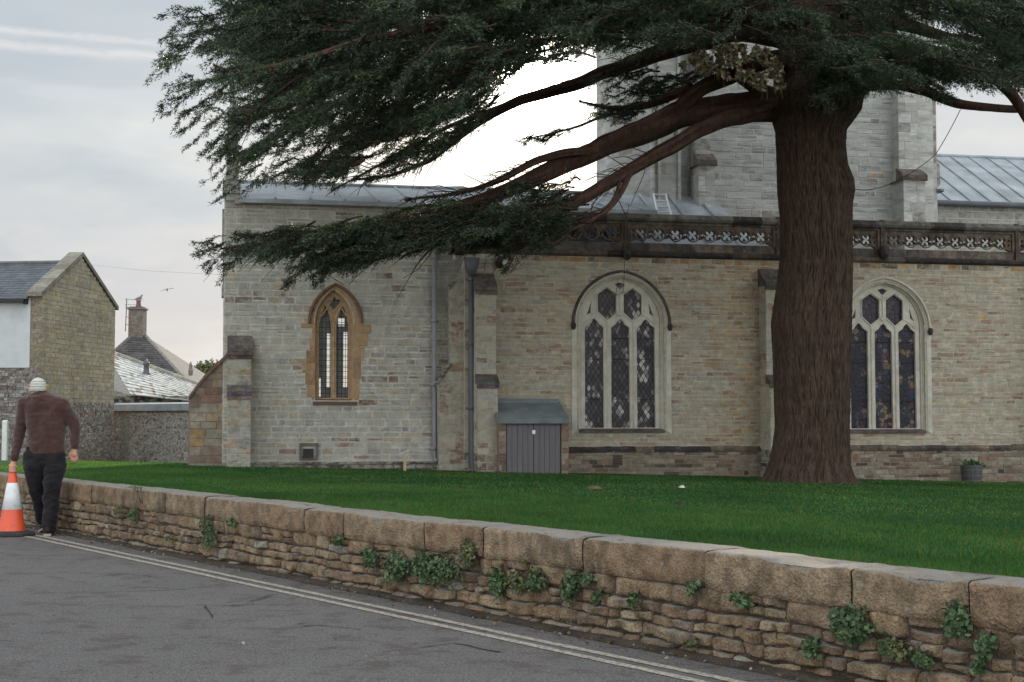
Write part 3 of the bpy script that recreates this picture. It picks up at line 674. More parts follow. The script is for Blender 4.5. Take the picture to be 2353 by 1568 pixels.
# ---- downpipes
def pipe(x, y0, y1, t, r, mt, foot=True):
    a, b = cs(x, y0, t), cs(x - (6 if x < 1050 else 1), y1, t); m = MB(); m.tube([(b[0], t, a[1]), (b[0], t, b[1]+.12), (b[0]+.03, t-.05, b[1]+.02), (b[0]+.06, t-.12, b[1]-.02)], r, 10)
    z = a[1]-.3
    while z > b[1]: m.lathe([(r+.001, -.035), (r+.014, -.035), (r+.014, .035), (r+.001, .035)], 10, (b[0], t, z)); m.box((b[0]-r-.05, t+.02, z-.02), (b[0]+r+.05, t+.05, z+.02)); z -= 1.35
    return m, b[0], a[1]
m, px_, pz_ = pipe(1003, 560, 1058, TC-.12, .052, 0); m.build('downpipe', M['pipe'], church, True)
m, px_, pz_ = pipe(1084, 610, 1082, -.06, .062, 0)
m.prism([(px_-.16, pz_+.15), (px_+.16, pz_+.15), (px_+.10, pz_-.10), (px_+.05, pz_-.22), (px_-.05, pz_-.22), (px_-.10, pz_-.10)], -.19, .03, 1); m.build('downpipe', M['dark_pipe'], church, True)
# ---- cellar hatch
TH_ = -.85
ha, hb = cs(1147, 1087, TH_), cs(1306, 968, TH_)
da, db = cs(1163, 1090, TH_), cs(1290, 969, TH_)
m = MB(); m.box((ha[0], TH_, ha[1]-.3), (da[0], .0, db[1]), (.2, .15, .12)); m.box((db[0], TH_, ha[1]-.3), (hb[0], .0, db[1]), (.2, .15, .12))
ht = lambda u, v: pick([(2, (.19, .13, .105)), (1, (.26, .22, .17)), (1, (.13, .09, .08))])
stones(m, front(TH_), ha[1]-.3, db[1], lambda v: [(ha[0], da[0]), (db[0], hb[0])], (.09, .14), (.1, .2), ht)
stones(m, (Vector((hb[0], 0, 0)), VT, VZ, VS), ha[1]-.3, db[1], lambda v: [(TH_, 0)], (.09, .14), (.15, .3), ht)
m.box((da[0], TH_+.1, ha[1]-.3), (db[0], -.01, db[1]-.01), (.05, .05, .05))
hp = m.build('cellar_entrance', M['plain'], church)
m = MB(); zt_ = cs(1220, 926, -.05)[1]
m.prism([(TH_-.10, db[1]-.04), (-.02, zt_-.04), (-.02, zt_+.03), (TH_-.10, db[1]+.06)], ha[0]-.04, hb[0]-.0, 0); m.box((ha[0]-.03, -.10, zt_-.02), (hb[0]-.03, -.015, zt_+.09)); m.build('lead_roof', M['hatch_roof'], hp)
dm = (da[0]+db[0])/2
for sx, (p, q) in enumerate(((da[0]+.015, dm-.004), (dm+.004, db[0]-.015))):
    m = MB(); nb = 5; bw = (q-p)/nb
    for i in range(nb): m.box((p+i*bw+.004, TH_+.03+.001*(i % 2), da[1]-.05), (p+(i+1)*bw-.004, TH_+.07, db[1]-.03))
    m.box((p, TH_+.05, da[1]-.05), (q, TH_+.09, db[1]-.035)); m.build('door', M['door'], hp)
m = MB(); m.box((dm-.03, TH_+.005, (da[1]+db[1])/2+.28), (dm+.03, TH_+.03, (da[1]+db[1])/2+.36)); m.build('padlock', M['metal'], hp)
ZG = z_str + .14
# ---- lead roofs and clerestory
TT = 4.0
m = MB(); ra, rb = cs(1200, 480, 1)[0], cs(1640, 480, TT)[0]; zl = cs(1450, 489, .8)[1]; zh = cs(1450, 446, TT)[1]
m.prism([(.5, ZG), (.5, ZG-.1), (TT+.1, zh-.1), (TT+.1, zh)], ra-3.2, rb, 0)
x = ra-3.2
while x < rb: m.tube([(x, .5, ZG+.01), (x, TT, zh+.01)], .03, 6); x += .75
m.build('aisle_roof', M['lead'], church)
m = MB(); m.box((rb, .3, ZG-.12), (S_R, TT+2, ZG-.02)); m.build('aisle_gutter', M['lead'], church)
TCl = 5.0
za, zb_ = ZG-.2, cs(2240, 464, TCl)[1]; ca = cs(2120, 480, TCl)[0]
m = MB(); m.box((ca, TCl, za), (S_R, TCl+.3, zb_), CM); stones(m, front(TCl), za, zb_, lambda v: [(ca, S_R)], (.16, .2), (.3, .6), lambda u, v: pick([(3, (.27, .265, .24)), (1, (.22, .21, .19))]), gap=.018); m.build('clerestory_wall', M['stone'], church)
m = MB(); tn0, tn1 = TCl-.15, TCl+3.0; z0, z1 = cs(2240, 462, tn0)[1], cs(2240, 362, tn1)[1]; na = cs(2128, 462, tn0)[0]
m.prism([(tn0, z0), (tn0, z0-.06), (tn1, z1-.06), (2*tn1-tn0, z0-.06), (2*tn1-tn0, z0), (tn1, z1)], na, S_R+2, 0)
x = na + .1
while x < S_R+2: m.tube([(x, tn0, z0+.012), (x, tn1, z1+.012)], .028, 6); x += .58
m.tube([(na, tn1, z1+.02), (S_R+2, tn1, z1+.02)], .05, 8); m.build('nave_roof', M['lead'], church)
m = MB(); m.tube([(na, tn0-.05, z0-.08), (S_R+2, tn0-.05, z0-.08)], .07, 8); m.build('gutter', M['dark_pipe'], church)
# ---- tower
tz = lambda y, t=TT: cs(1800, y, t)[1]
t0s, t1s = cs(1408, 300, TT+.9)[0], cs(2147, 300, TT+.3)[0]
ztop = tz(-420); zt0 = ZG - .3
f0, f1 = cs(1600, 300, TT)[0], cs(2110, 300, TT)[0]
m = MB()
m.box((f0-.1, TT, zt0), (t1s-.2, TT+6.5, ztop), (.50, .50, .475))
stones(m, front(TT), zt0, ztop, lambda v: [(f0, f1)], (.11, .20), (.2, .6), patchy(TOWR, None, 3.0, (.24, .215, .205)), (.002, .012), gap=.024, jit=.010)
m.build('tower_wall', M['tower_stone'], church)
# stair turret at the left, its facets turned away
m = MB(); tt = patchy([(5, (.44, .44, .42)), (2, (.39, .39, .37)), (.5, (.3, .29, .27))], None, 11, (.32, .31, .29))
pts = [(t0s, TT+2.5), (t0s, TT+.95), (cs(1498, 300, TT-.1)[0], TT-.1), (f0-.55, TT-.1), (f0, TT+.25)]
for i in range(len(pts)-1):
    (a, ta), (b, tb_) = pts[i], pts[i+1]; m.add([(a, ta, zt0), (b, tb_, zt0), (b, tb_, ztop), (a, ta, ztop)], [(0,1,2,3)], (.48, .48, .455))
    U = Vector((b-a, tb_-ta, 0)); L = U.length; U.normalize(); Nn = U.cross(VZ); 
    stones(m, (Vector((a, ta, 0)), U, VZ, Nn), zt0, ztop, lambda v: [(0, L)], (.2, .32), (.3, .6), tt, (.001, .004), gap=.008)
for x in (1499, 1514, 1560):
    s_ = cs(x, 300, TT-.13)[0]; m.box((s_-.035, TT-.17, zt0), (s_+.035, TT-.06, ztop), (.50, .50, .475))
m.build('stair_turret', M['tower_stone'], church)
def tbutt(x0, x1, ycap, pr, ridge=True):
    a, b = cs(x0, 430, TT-pr)[0], cs(x1, 430, TT-pr)[0]; zc_ = tz(ycap, TT-pr); m = MB()
    tn = patchy([(5, (.52, .52, .50)), (1.5, (.40, .395, .375)), (.6, (.22, .205, .195))], None, 13, (.27, .25, .235))
    for (z0, z1, p) in ((zt0, zc_, pr), (zc_, ztop, pr*.55)):
        m.box((a+.03*(p < pr), TT-p, z0), (b-.03*(p < pr), TT+.01, z1), (.34, .335, .31))
        stones(m, front(TT-p), z0, z1, lambda v: [(a+.03*(p < pr), b-.03*(p < pr))], (.2, .3), (.2, .45), tn, (.001, .006))
        stones(m, (Vector((b-.03*(p < pr), 0, 0)), VT, VZ, VS), z0, z1, lambda v: [(TT-p, TT)], (.2, .3), (.2, .45), tn, (.001, .006))
    mc = MB(); mc.prism([(TT-pr-.06, zc_-.10), (TT-pr*.5, zc_-.10), (TT-pr*.5, zc_+.22), (TT-pr-.02, zc_+.04), (TT-pr-.06, zc_)], a-.04, b+.04, 0, (.12, .10, .09)); mc.box((a-.05, TT-pr-.07, zc_-.13), (b+.05, TT, zc_-.105), (.14, .09, .06))
    o = m.build('tower_buttress', M['tower_stone'], church); mc.build('weathering', M['parapet'], o)
tbutt(1605, 1643, 375, .55); tbutt(2076, 2126, 392, .65)
m = MB(); e0, e1 = cs(2110, 300, TT+.2)[0], t1s
tn = patchy(TOWR, None, 17, (.25, .23, .22))
m.box((e0, TT+.2, zt0), (e1, TT+.9, ztop), (.33, .325, .30)); stones(m, front(TT+.2), zt0, ztop, lambda v: [(e0, e1)], (.2, .3), (.2, .35), tn, (.001, .006))
zz1, zz2 = tz(352), tz(408); e2 = cs(2162, 380, TT+.2)[0]
m.prism([(e1, zz1), (e2, zz1-.12), (e2, zz2), (e1, zz2-.12)], TT+.25, TT+.85, 1, (.2, .195, .18)); m.box((e1-.02, TT+.15, zz2-.2), (e2+.05, TT+.9, zz2-.125), (.07, .06, .055))
m.build('tower_corner', M['tower_stone'], church)
# ---- ladder on the leads
ld = empty('ladder', tuple(CO + ES*cs(1522, 490, 1.0)[0] + ET*1.0 + Vector((0, 0, zl))), TH, 'short aluminium ladder lying on the lead roof beside the tower', 'ladder')
lo = (cs(1522, 490, 1.0)[0], 1.0, zl)
def lp(x, y, t): s_, z_ = cs(x, y, t); return (s_-lo[0], t-lo[1], z_-lo[2])
r1a, r1b, r2a, r2b = lp(1512, 492, 1.0), lp(1502, 446, 1.9), lp(1542, 490, 1.0), lp(1530, 447, 1.9)
for a, b in ((r1a, r1b), (r2a, r2b)):
    m = MB(); m.tube([Vector(a).lerp(Vector(b), -.55), b], .026, 4); m.build('rail', M['metal'], ld)
for f in (-.25, .06, .33, .62, .97):
    m = MB(); m.tube([Vector(r1a).lerp(Vector(r1b), f), Vector(r2a).lerp(Vector(r2b), f)], .02, 6); m.build('rung', M['metal'], ld)
# ---- barrel planter
pp = at(2233, 1110, 31.4); pp.z = lawn_z(pp.x, pp.y)
pz = CO + ES*cs(2233, 1105, -.45)[0] + ET*-.45; zb = cs(2233, 1111, -.45)[1]
pl = empty('barrel_planter', (pz.x, pz.y, zb), 0, 'dark half barrel planter with low green plants beside the church wall', 'planter')
m = MB(); m.lathe([(.17, 0), (.20, .02), (.225, .2), (.235, .40), (.21, .405), (.20, .36), (.02, .36)], 20, c=(.1, .09, .09)); m.build('barrel', mat('barrel_wood', (.085, .078, .08), .8, 5, .3, .002, stretch=(5, 5, .5)), pl)
for z, r in ((.06, .208), (.17, .226), (.30, .237), (.385, .24)):
    m = MB(); m.lathe([(r-.01, -.012), (r+.004, -.012), (r+.004, .012), (r-.01, .012)], 20, (0, 0, z)); m.build('hoop', M['dark_pipe'], pl)
# ------------------------------------------------------------------ leaves helper
def leaf_cloud(name, pts, normals_dir, size, pal, m, parent=None, seed=1, elong=1.0):
    g = np.random.default_rng(seed); n = len(pts); pts = np.asarray(pts, float)
    a = g.normal(size=(n, 3)); a += np.asarray(normals_dir)*.0; a /= np.linalg.norm(a, axis=1)[:, None]
    b = np.cross(a, g.normal(size=(n, 3)) + np.asarray(normals_dir)*1.5); b /= np.linalg.norm(b, axis=1)[:, None] + 1e-9
    s = (size*g.uniform(.35, 1.45, n))[:, None]
    V = np.stack([pts - a*s*elong*.5, pts + b*s*.42, pts + a*s*elong*.55, pts - b*s*.42], 1).reshape(-1, 3)
    F = np.arange(4*n).reshape(n, 4)
    pal = np.array(pal); tone = pal[g.integers(0, len(pal), n)]*g.uniform(.75, 1.25, (n, 1))
    return link(name, np_mesh(name, V, F, tone), m, parent)
g0 = np.random.default_rng(5)
q = g0.normal(size=(260, 3))*np.array([.12, .12, .05]) + np.array([0, 0, .42])
leaf_cloud('plant', q, (0, 0, 1), .06, [(.05, .11, .05), (.08, .15, .07)], M['leafy'], pl, 3)
# ================================================================== BUILDINGS ON THE LEFT
def lerp2(a, b, f): return (a[0]+(b[0]-a[0])*f, a[1]+(b[1]-a[1])*f)
A = at(97, 680, 42.0); B = at(265, 702, 47.3)
gd = Vector((B.x-A.x, B.y-A.y, 0)); GL = gd.length; gd.normalize(); gn = gd.cross(VZ)      # gable face runs A -> B, normal to the right
ld_ = -Vector((gd.y, -gd.x, 0))                                                        # long wall runs left
house = empty('stone_house', (A.x, A.y, 0), math.atan2(gd.y, gd.x), 'tan stone house with a parapeted gable and a slate roof, left edge', 'house')
# local: u along the gable (away), w = to the left, z
zg = lawn_z(A.x, A.y) - .8; zeA = A.z; zeB = zeA; zap = at(185, 592, 42+2.65).z
GU, GW = Vector((1, 0, 0)), Vector((0, 1, 0))
LW = 11.0
m = MB(); m.add([(0,0,zg),(GL,0,zg),(GL,0,zeB),(GL/2,0,zap),(0,0,zeA),(0,.4,zg),(GL,.4,zg),(GL,.4,zeB),(GL/2,.4,zap),(0,.4,zeA)], [(0,1,2,3,4),(9,8,7,6,5),(0,4,9,5),(1,6,7,2),(4,3,8,9),(3,2,7,8)], (.28, .24, .18))
z_fl = at(180, 925, 44.5).z
def gsp(v):
    if v <= zeA: return [(0, GL)]
    f = (v-zeA)/(zap-zeA); return [(GL/2*f, GL - GL/2*f)]
def gtone(u, v):
    n = nz(u*.8, v*.8, 4); c = pick([(4, (.37, .325, .245)), (2, (.385, .325, .22)), (2, (.345, .315, .25)), (1, (.32, .265, .20))]); return tuple(x*(1+.25*n) for x in c)
def ftone(u, v): return pick([(3, (.26, .24, .225)), (2, (.38, .36, .34)), (1, (.17, .14, .13)), (1, (.28, .19, .155))])
gfr = (Vector((0, 0, 0)), GU, VZ, -GW)
stones(m, gfr, z_fl, zap-.03, gsp, (.11, .17), (.25, .6), gtone, (.003, .012))
stones(m, gfr, zg, z_fl, gsp, (.05, .085), (.05, .13), ftone, (.005, .03), jit=.01)
gw = m.build('gable_wall', M['plain'], house)
m = MB(); zr_b = at(50, 845, 42).z
m.box((-.0, .4, zg), (.3, LW, zeA-.05), (.2, .19, .18)); 
stones(m, (Vector((0, 0, 0)), GW, VZ, -GU), zg, zr_b, lambda v: [(.0, LW)], (.07, .13), (.08, .24), lambda u, v: pick([(2, (.21, .19, .185)), (2, (.29, .265, .25)), (1, (.16, .12, .115))]), (.005, .035), jit=.012)
qw = (97-70)/FPX*42
stones(m, (Vector((0, 0, 0)), GW, VZ, -GU), zr_b, zeA-.05, lambda v: [(.0, qw)], (.13, .2), (.2, .4), lambda u, v: pick([(2, (.2, .17, .14)), (1, (.25, .21, .16))]))
m.box((GL-.3, .4, zg), (GL, LW, zeA-.05), (.25, .22, .18)); m.box((.3, LW-.3, zg), (GL-.3, LW, zeA-.05), (.25, .22, .18)); m.build('wall', M['flint'], house)
m = MB(); m.box((-.03, qw, zr_b), (-.001, LW, zeA-.06)); m.build('white_rendering', M['render'], house)
# slate roof in rows
m = MB(); rise = zap - zeA - .18; run = GL/2; nrow = 15
for side in (0, 1):
    for i in range(nrow):
        f0_, f1_ = i/nrow, (i+1)/nrow
        w_ = .38
        while w_ < LW:
            e = min(LW, w_ + rnd.uniform(.26, .34)); k = rnd.uniform(.8, 1.25); c = (.085*k, .095*k, .115*k)
            u0, u1 = -.22 + (run+.22)*f0_, -.22 + (run+.22)*f1_
            z0_, z1_ = zeA - .10 + (rise+.10)*f0_, zeA - .10 + (rise+.10)*f1_
            if side: u0, u1 = GL-u0, GL-u1
            m.add([(u0, w_+.004, z0_+.03), (u0, e-.004, z0_+.03), (u1, e, z1_+.004), (u1, w_, z1_+.004), (u0, w_+.004, z0_), (u0, e-.004, z0_)], [(0,1,2,3) if side == 0 else (3,2,1,0), (4,5,1,0)], c)
            w_ = e
m.add([(-.1, .38, zeA-.13), (GL/2, .38, zap-.22), (GL+.1, .38, zeA-.13), (-.1, LW, zeA-.13), (GL/2, LW, zap-.22), (GL+.1, LW, zeA-.13)], [(0,1,4,3),(1,2,5,4)], (.04, .04, .04))
m.tube([(run, .38, zap-.15), (run, LW, zap-.15)], .07, 8, (.10, .10, .11)); m.build('roof', M['slate'], house)
m = MB()
for s_ in (0, 1):
    for i in range(9):
        fa, fb = i/9, (i+1)/9; ua, ub = (-.15+(run+.15)*fa, -.15+(run+.15)*fb); z0_, z1_ = zeA-.02+(zap-zeA+.06)*fa, zeA-.02+(zap-zeA+.06)*fb
        if s_: ua, ub = GL-ua, GL-ub
        k = rnd.uniform(.8, 1.3); m.add([(ua,-.06,z0_),(ub,-.06,z1_),(ub,.42,z1_),(ua,.42,z0_),(ua,-.06,z0_+.13),(ub,-.06,z1_+.13),(ub,.42,z1_+.13),(ua,.42,z0_+.13)], [(3,2,1,0),(4,5,6,7),(0,1,5,4),(1,2,6,5),(2,3,7,6),(3,0,4,7)], (.20*k, .19*k, .16*k))
m.build('gable_coping', M['plain'], house)
m = MB(); m.box((-.27, .45, zeA-.2), (-.19, LW, zeA-.11)); m.box((-.2, .42, zeA-.25), (0, .5, zeA-.12)); m.build('gutter', M['black'], house)
# ---- flint yard wall with a capped top
Y_F = 49.0
fa, fb = at(250, 1062, Y_F+.6), at(452, 1066, Y_F-3.4)
ft = at(345, 936, Y_F-1.4).z
wd = Vector((fb.x-fa.x, fb.y-fa.y, 0)); FL = wd.length
fw_ = empty('flint_wall', (fa.x, fa.y, 0), math.atan2(wd.y, wd.x), 'low flint boundary wall capped with blue grey lead, between house and church', 'wall')
m = MB(); zb_f = lawn_z(fa.x, fa.y) - .6
m.box((0, 0, zb_f), (FL, .35, ft-.12), (.40, .37, .33))
def fl2(u, v):
    if u < .5 or v > ft-.2: return pick([(2, (.30, .20, .16)), (1, (.36, .29, .23))])
    if abs(u-1.1) < .35: return pick([(2, (.30, .28, .24)), (1, (.25, .23, .2))])
    return pick([(3, (.42, .40, .37)), (2, (.31, .29, .27)), (1, (.20, .165, .15)), (.2, (.30, .15, .12)), (2, (.38, .36, .33))])
stones(m, (Vector((0, 0, 0)), VS, VZ, -VT), zb_f, ft-.12, lambda v: [(0, FL)], (.055, .09), (.06, .15), fl2, (.003, .025), jit=.01); m.build('wall_face', M['flint'], fw_)
m = MB(); m.prism([(-.10, ft-.12), (.42, ft-.12), (.42, ft+.16), (-.10, ft+.10)], -.05, FL, 0); m.build('lead_capping', M['lead'], fw_)
# ---- outhouse with a pale tiled hip roof
Yo = 50.5
P = {k: at(*v) for k, v in dict(a=(240, 806, 63.5), b=(462, 888, 56.5), c=(436, 922, 50.6), d=(300, 908, 50.9), e=(262, 862, 57), w1=(255, 940, 51.2), w2=(440, 944, 50.9)).items()}
oh = empty('outhouse', (P['d'].x, P['d'].y, lawn_z(P['d'].x, P['d'].y)), 0, 'low outhouse with pale lichened tile roof and a metal vent cowl', 'outbuilding')
off = Vector(oh.location)
def loc(v): return v - off
m = MB(); nr = 13
for i in range(nr):
    L0, L1 = P['d'].lerp(P['a'], i/nr), P['d'].lerp(P['a'], (i+1)/nr); R0, R1 = P['c'].lerp(P['b'], i/nr), P['c'].lerp(P['b'], (i+1)/nr)
    nt_ = 22
    for j in range(nt_):
        p0, p1 = L0.lerp(R0, j/nt_), L0.lerp(R0, (j+1)/nt_); q0, q1 = L1.lerp(R1, j/nt_), L1.lerp(R1, (j+1)/nt_); k = rnd.uniform(.8, 1.12)
        up = Vector((0, -.01, .035)); c = (.50*k, .51*k, .50*k) if rnd.random() > .08 else (.2, .17, .1)
        m.add([loc(p0+up), loc(p1+up), loc(q1), loc(q0), loc(p0), loc(p1)], [(0,1,2,3), (4,5,1,0)], c)
# back slope and left hip
bk = P['a'] + Vector((-.5, 4, -1.6)); bk2 = P['b'] + Vector((0, 3, -.9))
m.add([loc(P['a']), loc(P['b']), loc(bk2), loc(bk)], [(0,1,2,3)], (.2, .2, .2)); m.add([loc(P['d']), loc(P['a']), loc(P['e']+Vector((-1.2, .5, -.3)))], [(0,1,2)], (.24, .22, .19))
m.add([loc(P['c']), loc(bk2), loc(P['b'])], [(0,1,2)], (.2, .2, .2)); m.build('roof', M['white_slate'], oh)
m = MB(); n_ = 12
for i in range(n_):
    p0, p1 = P['a'].lerp(P['b'], i/n_), P['a'].lerp(P['b'], (i+.96)/n_); m.tube([loc(p0)+Vector((0, 0, .03)), loc(p1)+Vector((0, 0, .02))], .11, 7, pick([(2, (.2, .18, .15)), (1, (.3, .27, .2))]))
m.build('ridge_tiles', M['white_slate'], oh)
m = MB(); zt_ = P['d'].z-.05; m.box((loc(P['w1']).x-.8, loc(P['d']).y+.25, -1.0), (loc(P['c']).x-.1, loc(P['d']).y+3.5, zt_-off.z-.35), (.14, .12, .13)); m.box((loc(P['w1']).x-.8, loc(P['d']).y+.12, zt_-off.z-.38), (loc(P['c']).x+.0, loc(P['d']).y+.2, zt_-off.z+.02), (.05, .045, .05)); m.build('wall', M['stone'], oh)
v0 = at(336, 862, 57.2); m = MB(); m.lathe([(.30, -.1), (.28, .05), (.12, .24), (.10, .5), (.15, .52), (.13, .62), (.08, .66), (.02, .78)], 14, tuple(loc(v0)-Vector((0, 0, .12))), (.1, .08, .08)); m.build('vent_cowl', M['dark_pipe'], oh, True)
# ---- far house with pyramid roof
Yh = 74.0
Q = dict(top=at(308, 768, Yh), topr=at(334, 772, Yh), l=at(225, 812, Yh-5), r=at(452, 882, Yh-3.5), r2=at(484, 868, Yh+4))
fh = empty('far_house', (Q['top'].x, Q['top'].y, -1.0), 0, 'distant house with dark tiled pyramid roof and one brick chimney', 'house'); off = Vector(fh.location)
def loc(v): return v - off
m = MB()
base_l = Q['l'] + Vector((-1, 0, -2.2)); fr_l = Vector((base_l.x, Yh-5, Q['r'].z-.1)); fr_r = Vector((Q['r'].x, Yh-5, Q['r'].z-.1)); bk_r = Vector((Q['r2'].x+.8, Yh+5, Q['r'].z-.1)); bk_l = Vector((base_l.x, Yh+5, Q['r'].z-.1))
nr = 22
for i in range(nr):
    a0, a1 = fr_l.lerp(Q['top'], i/nr), fr_l.lerp(Q['top'], (i+1)/nr); b0, b1 = fr_r.lerp(Q['topr'], i/nr), fr_r.lerp(Q['topr'], (i+1)/nr)
    nn = max(3, int((b0-a0).length/.33))
    for j in range(nn):
        k = rnd.uniform(.75, 1.3); up = Vector((0, -.01, .05)); p0, p1, q1, q0 = a0.lerp(b0, j/nn), a0.lerp(b0, (j+1)/nn), a1.lerp(b1, (j+1)/nn), a1.lerp(b1, j/nn)
        m.add([loc(p0+up), loc(p1+up), loc(q1), loc(q0), loc(p0), loc(p1)], [(0,1,2,3), (4,5,1,0)], (.095*k, .09*k, .09*k))
for tri in ((fr_r, bk_r, Q['topr']), (bk_r, bk_l, Q['top']), (bk_l, fr_l, Q['top'])): m.add([loc(p) for p in tri], [(0,1,2)], (.19, .185, .18))
m.tube([loc(fr_r), loc(Q['topr'])], .10, 6, (.2, .19, .18)); m.tube([loc(fr_l), loc(Q['top'])], .10, 6, (.14, .13, .13))
m.build('roof', M['old_slate'], fh)
m = MB(); m.box(tuple(loc(fr_l)+Vector((.3, .3, -6))), tuple(loc(bk_r)+Vector((-.3, -.3, .02))), (.25, .22, .19)); m.build('wall', M['stone'], fh)
ca, cb = at(295, 775, Yh-.3), at(329, 706, Yh-.3); ch = MB()
x0_, x1_ = loc(ca).x, loc(cb).x; zc0, zc1 = loc(ca).z-.3, loc(cb).z
ch.box((x0_, -.35, zc0), (x1_, .45, zc1-.12), (.18, .15, .13))
stones(ch, (Vector((0, -.35, 0)), VS, VZ, -VT), zc0, zc1-.15, lambda v: [(x0_, x1_)], (.085, .09), (.2, .24), lambda u, v: pick([(1, (.19, .15, .12)), (1, (.14, .12, .11))]), gap=.02)
ch.box((x0_-.06, -.42, zc1-.12), (x1_+.06, .52, zc1-.03), (.15, .14, .13)); ch.box((x0_+.04, -.3, zc1-.03), (x1_-.04, .4, zc1+.03), (.12, .11, .11)); cho = ch.build('chimney', M['brick'], fh)
m = MB(); m.lathe([(.13, 0), (.16, .05), (.13, .08), (.11, .30), (.14, .33), (.13, .36), (.02, .36)], 12, ((x0_+x1_)/2+.05, 0, zc1+.02), (.2, .1, .08)); m.build('chimney_pot', M['brick'], cho)
m = MB(); ax = loc(at(289, 700, Yh)).x; za0, za1 = loc(at(289, 762, Yh)).z, loc(at(291, 686, Yh)).z
m.tube([(ax, .0, za0), (ax+.05, 0, za1)], .022, 5); m.tube([(ax, 0, za0+.35), (x0_+.02, 0, za0+.35)], .015, 4); m.tube([(ax, 0, za0+.75), (x0_+.02, 0, za0+.75)], .015, 4)
for zz_, L_ in ((za1-.05, .95), (za1-.32, .8), (za1-.45, .85)):
    m.tube([(ax-.05, 0, zz_), (ax+L_, -.1, zz_-.03)], .010, 4)
    for i in range(6): m.tube([(ax+.12+i*L_/6.5, -.16, zz_-.01), (ax+.12+i*L_/6.5, .14, zz_-.01)], .007, 4)
m.build('aerial', M['wire'], fh)
m = MB(); fz = at(438, 852, Yh-3); m.lathe([(.10, -.25), (.12, 0), (.10, .05), (.07, .2), (.09, .25), (.02, .45)], 8, tuple(loc(fz)), (.2, .17, .14)); m.build('roof_finial', M['brick'], fh)
# small tree beyond
def crown_pts(c, r, n, seed):
    g = np.random.default_rng(seed); p = g.normal(size=(n, 3)); p /= np.linalg.norm(p, axis=1)[:, None]; p *= g.uniform(.2, 1, (n, 1))**.5
    keep = np.array([nz(*(q*2.2), 1.0) > -.12 for q in p]); return p[keep]*np.array(r) + np.array(c)
for (x, y, Y, rr, lab) in ((486, 868, 84, 1.1, 'small round tree behind the far house roof, right one'), (462, 860, 88, .8, 'small thin tree behind the far house roof, left one')):
    c = at(x, y, Y); tr_ = empty('garden_tree', (c.x, c.y, -1.2), 0, lab, 'tree', 'trees behind the far house')
    m = MB(); m.tube([(0, 0, 0), (.1, 0, c.z*.6), (0, 0, c.z+1.2)], [.16, .12, .05], 7); m.build('trunk', mat('far_bark', (.06, .05, .04)) if 'far_bark' not in bpy.data.materials else bpy.data.materials['far_bark'], tr_)
    leaf_cloud('crown', crown_pts((0, 0, c.z+1.2), (rr, rr, rr), 2600, int(x)), (0, 0, 1), .16, [(.10, .11, .04), (.14, .14, .06), (.07, .08, .04)], M['leafy'], tr_, 4)
# overhead wire
m = MB(); a, b = at(180, 606, 58), at(560, 634, 46); m.tube([a, a.lerp(b, .5)-Vector((0, 0, .08)), b], .004, 4); tag(m.build('overhead_wire', M['pipe']), 'thin overhead wire crossing the sky between house and church', 'wire')
# white post + stake
a = at(11, 1046, 33.0); m = MB(); zq_ = lawn_z(a.x, a.y); hgt = at(11, 966, 33).z - zq_
m.box((-.055, -.055, -.2), (.055, .055, hgt-.03)); m.prism([(-.055, hgt-.03), (.055, hgt-.03), (0, hgt)], -.055, .055, 0); o = m.build('white_post', M['white_paint']); o.location = (a.x, a.y, zq_); tag(o, 'white painted post standing on the grass at the far left', 'post')
a = CO + ES*cs(930, 1090, -1.0)[0] + ET*-1.0; m = MB(); zb = cs(930, 1089, -1.0)[1]; hh = cs(930, 1038, -1.0)[1]-zb
m.box((-.028, -.02, -.3), (.028, .02, hh-.06)); m.prism([(-.028, hh-.06), (.028, hh-.06), (.0, hh)], -.02, .02, 1); o = m.build('wooden_stake', M['wood']); o.location = (a.x, a.y, zb); o.rotation_euler = (0, R(1), .2); tag(o, 'thin bare wooden stake in the lawn near the chancel', 'stake')
# ================================================================== GROUND, ROAD, LINES
nx, ny = 150, 150
xs = np.linspace(-60, 45, nx); V = []; F = []
ts = np.linspace(0, 1, ny)**1.7*75
for i, X in enumerate(xs):
    yw = 9.31 - X*(.8070/.5905) + .55
    for t_ in ts: Y = yw + t_; V.append((X, Y, lawn_z(X, Y) + .012*nz(X, Y, 0, .8) - (.03 if t_ == 0 else 0)))
V = np.array(V); F = np.array([(i*ny+j, (i+1)*ny+j, (i+1)*ny+j+1, i*ny+j+1) for i in range(nx-1) for j in range(ny-1)])
mg, nt, bs = nodes('lawn_turf'); N = NT(nt)
c = N.mix(N.rng(N.noise(.7, 5, .6), .4, .62, 0, 1), (.028, .080, .024), (.040, .100, .030)); c = N.mix(N.rng(N.noise(30, 3, .7), .3, .7, 0, .6), c, (.012, .045, .014))
nt.links.new(c, bs.inputs['Base Color']); bs.inputs['Roughness'].default_value = 1.0; bs.inputs['Specular IOR Level'].default_value = .05; nt.links.new(N.bump(N.noise(45, 3, .7), .05), bs.inputs['Normal'])
lw = link('lawn', np_mesh('lawn', V, F), mg, None, True); lw['kind'] = 'structure'
m = MB(); m.box((-240, -60, -1.9), (240, 240, -1.4), (.06, .08, .04)); gr = m.build('ground', M['earth']); gr['kind'] = 'structure'
m_, nt, bs = nodes('asphalt'); N = NT(nt)
n1 = N.noise(.55, 5, .6); n2 = N.noise(75, 3, .7); n3 = N.noise(3.2, 6, .7); sp_ = N.vor(95, out='Distance')
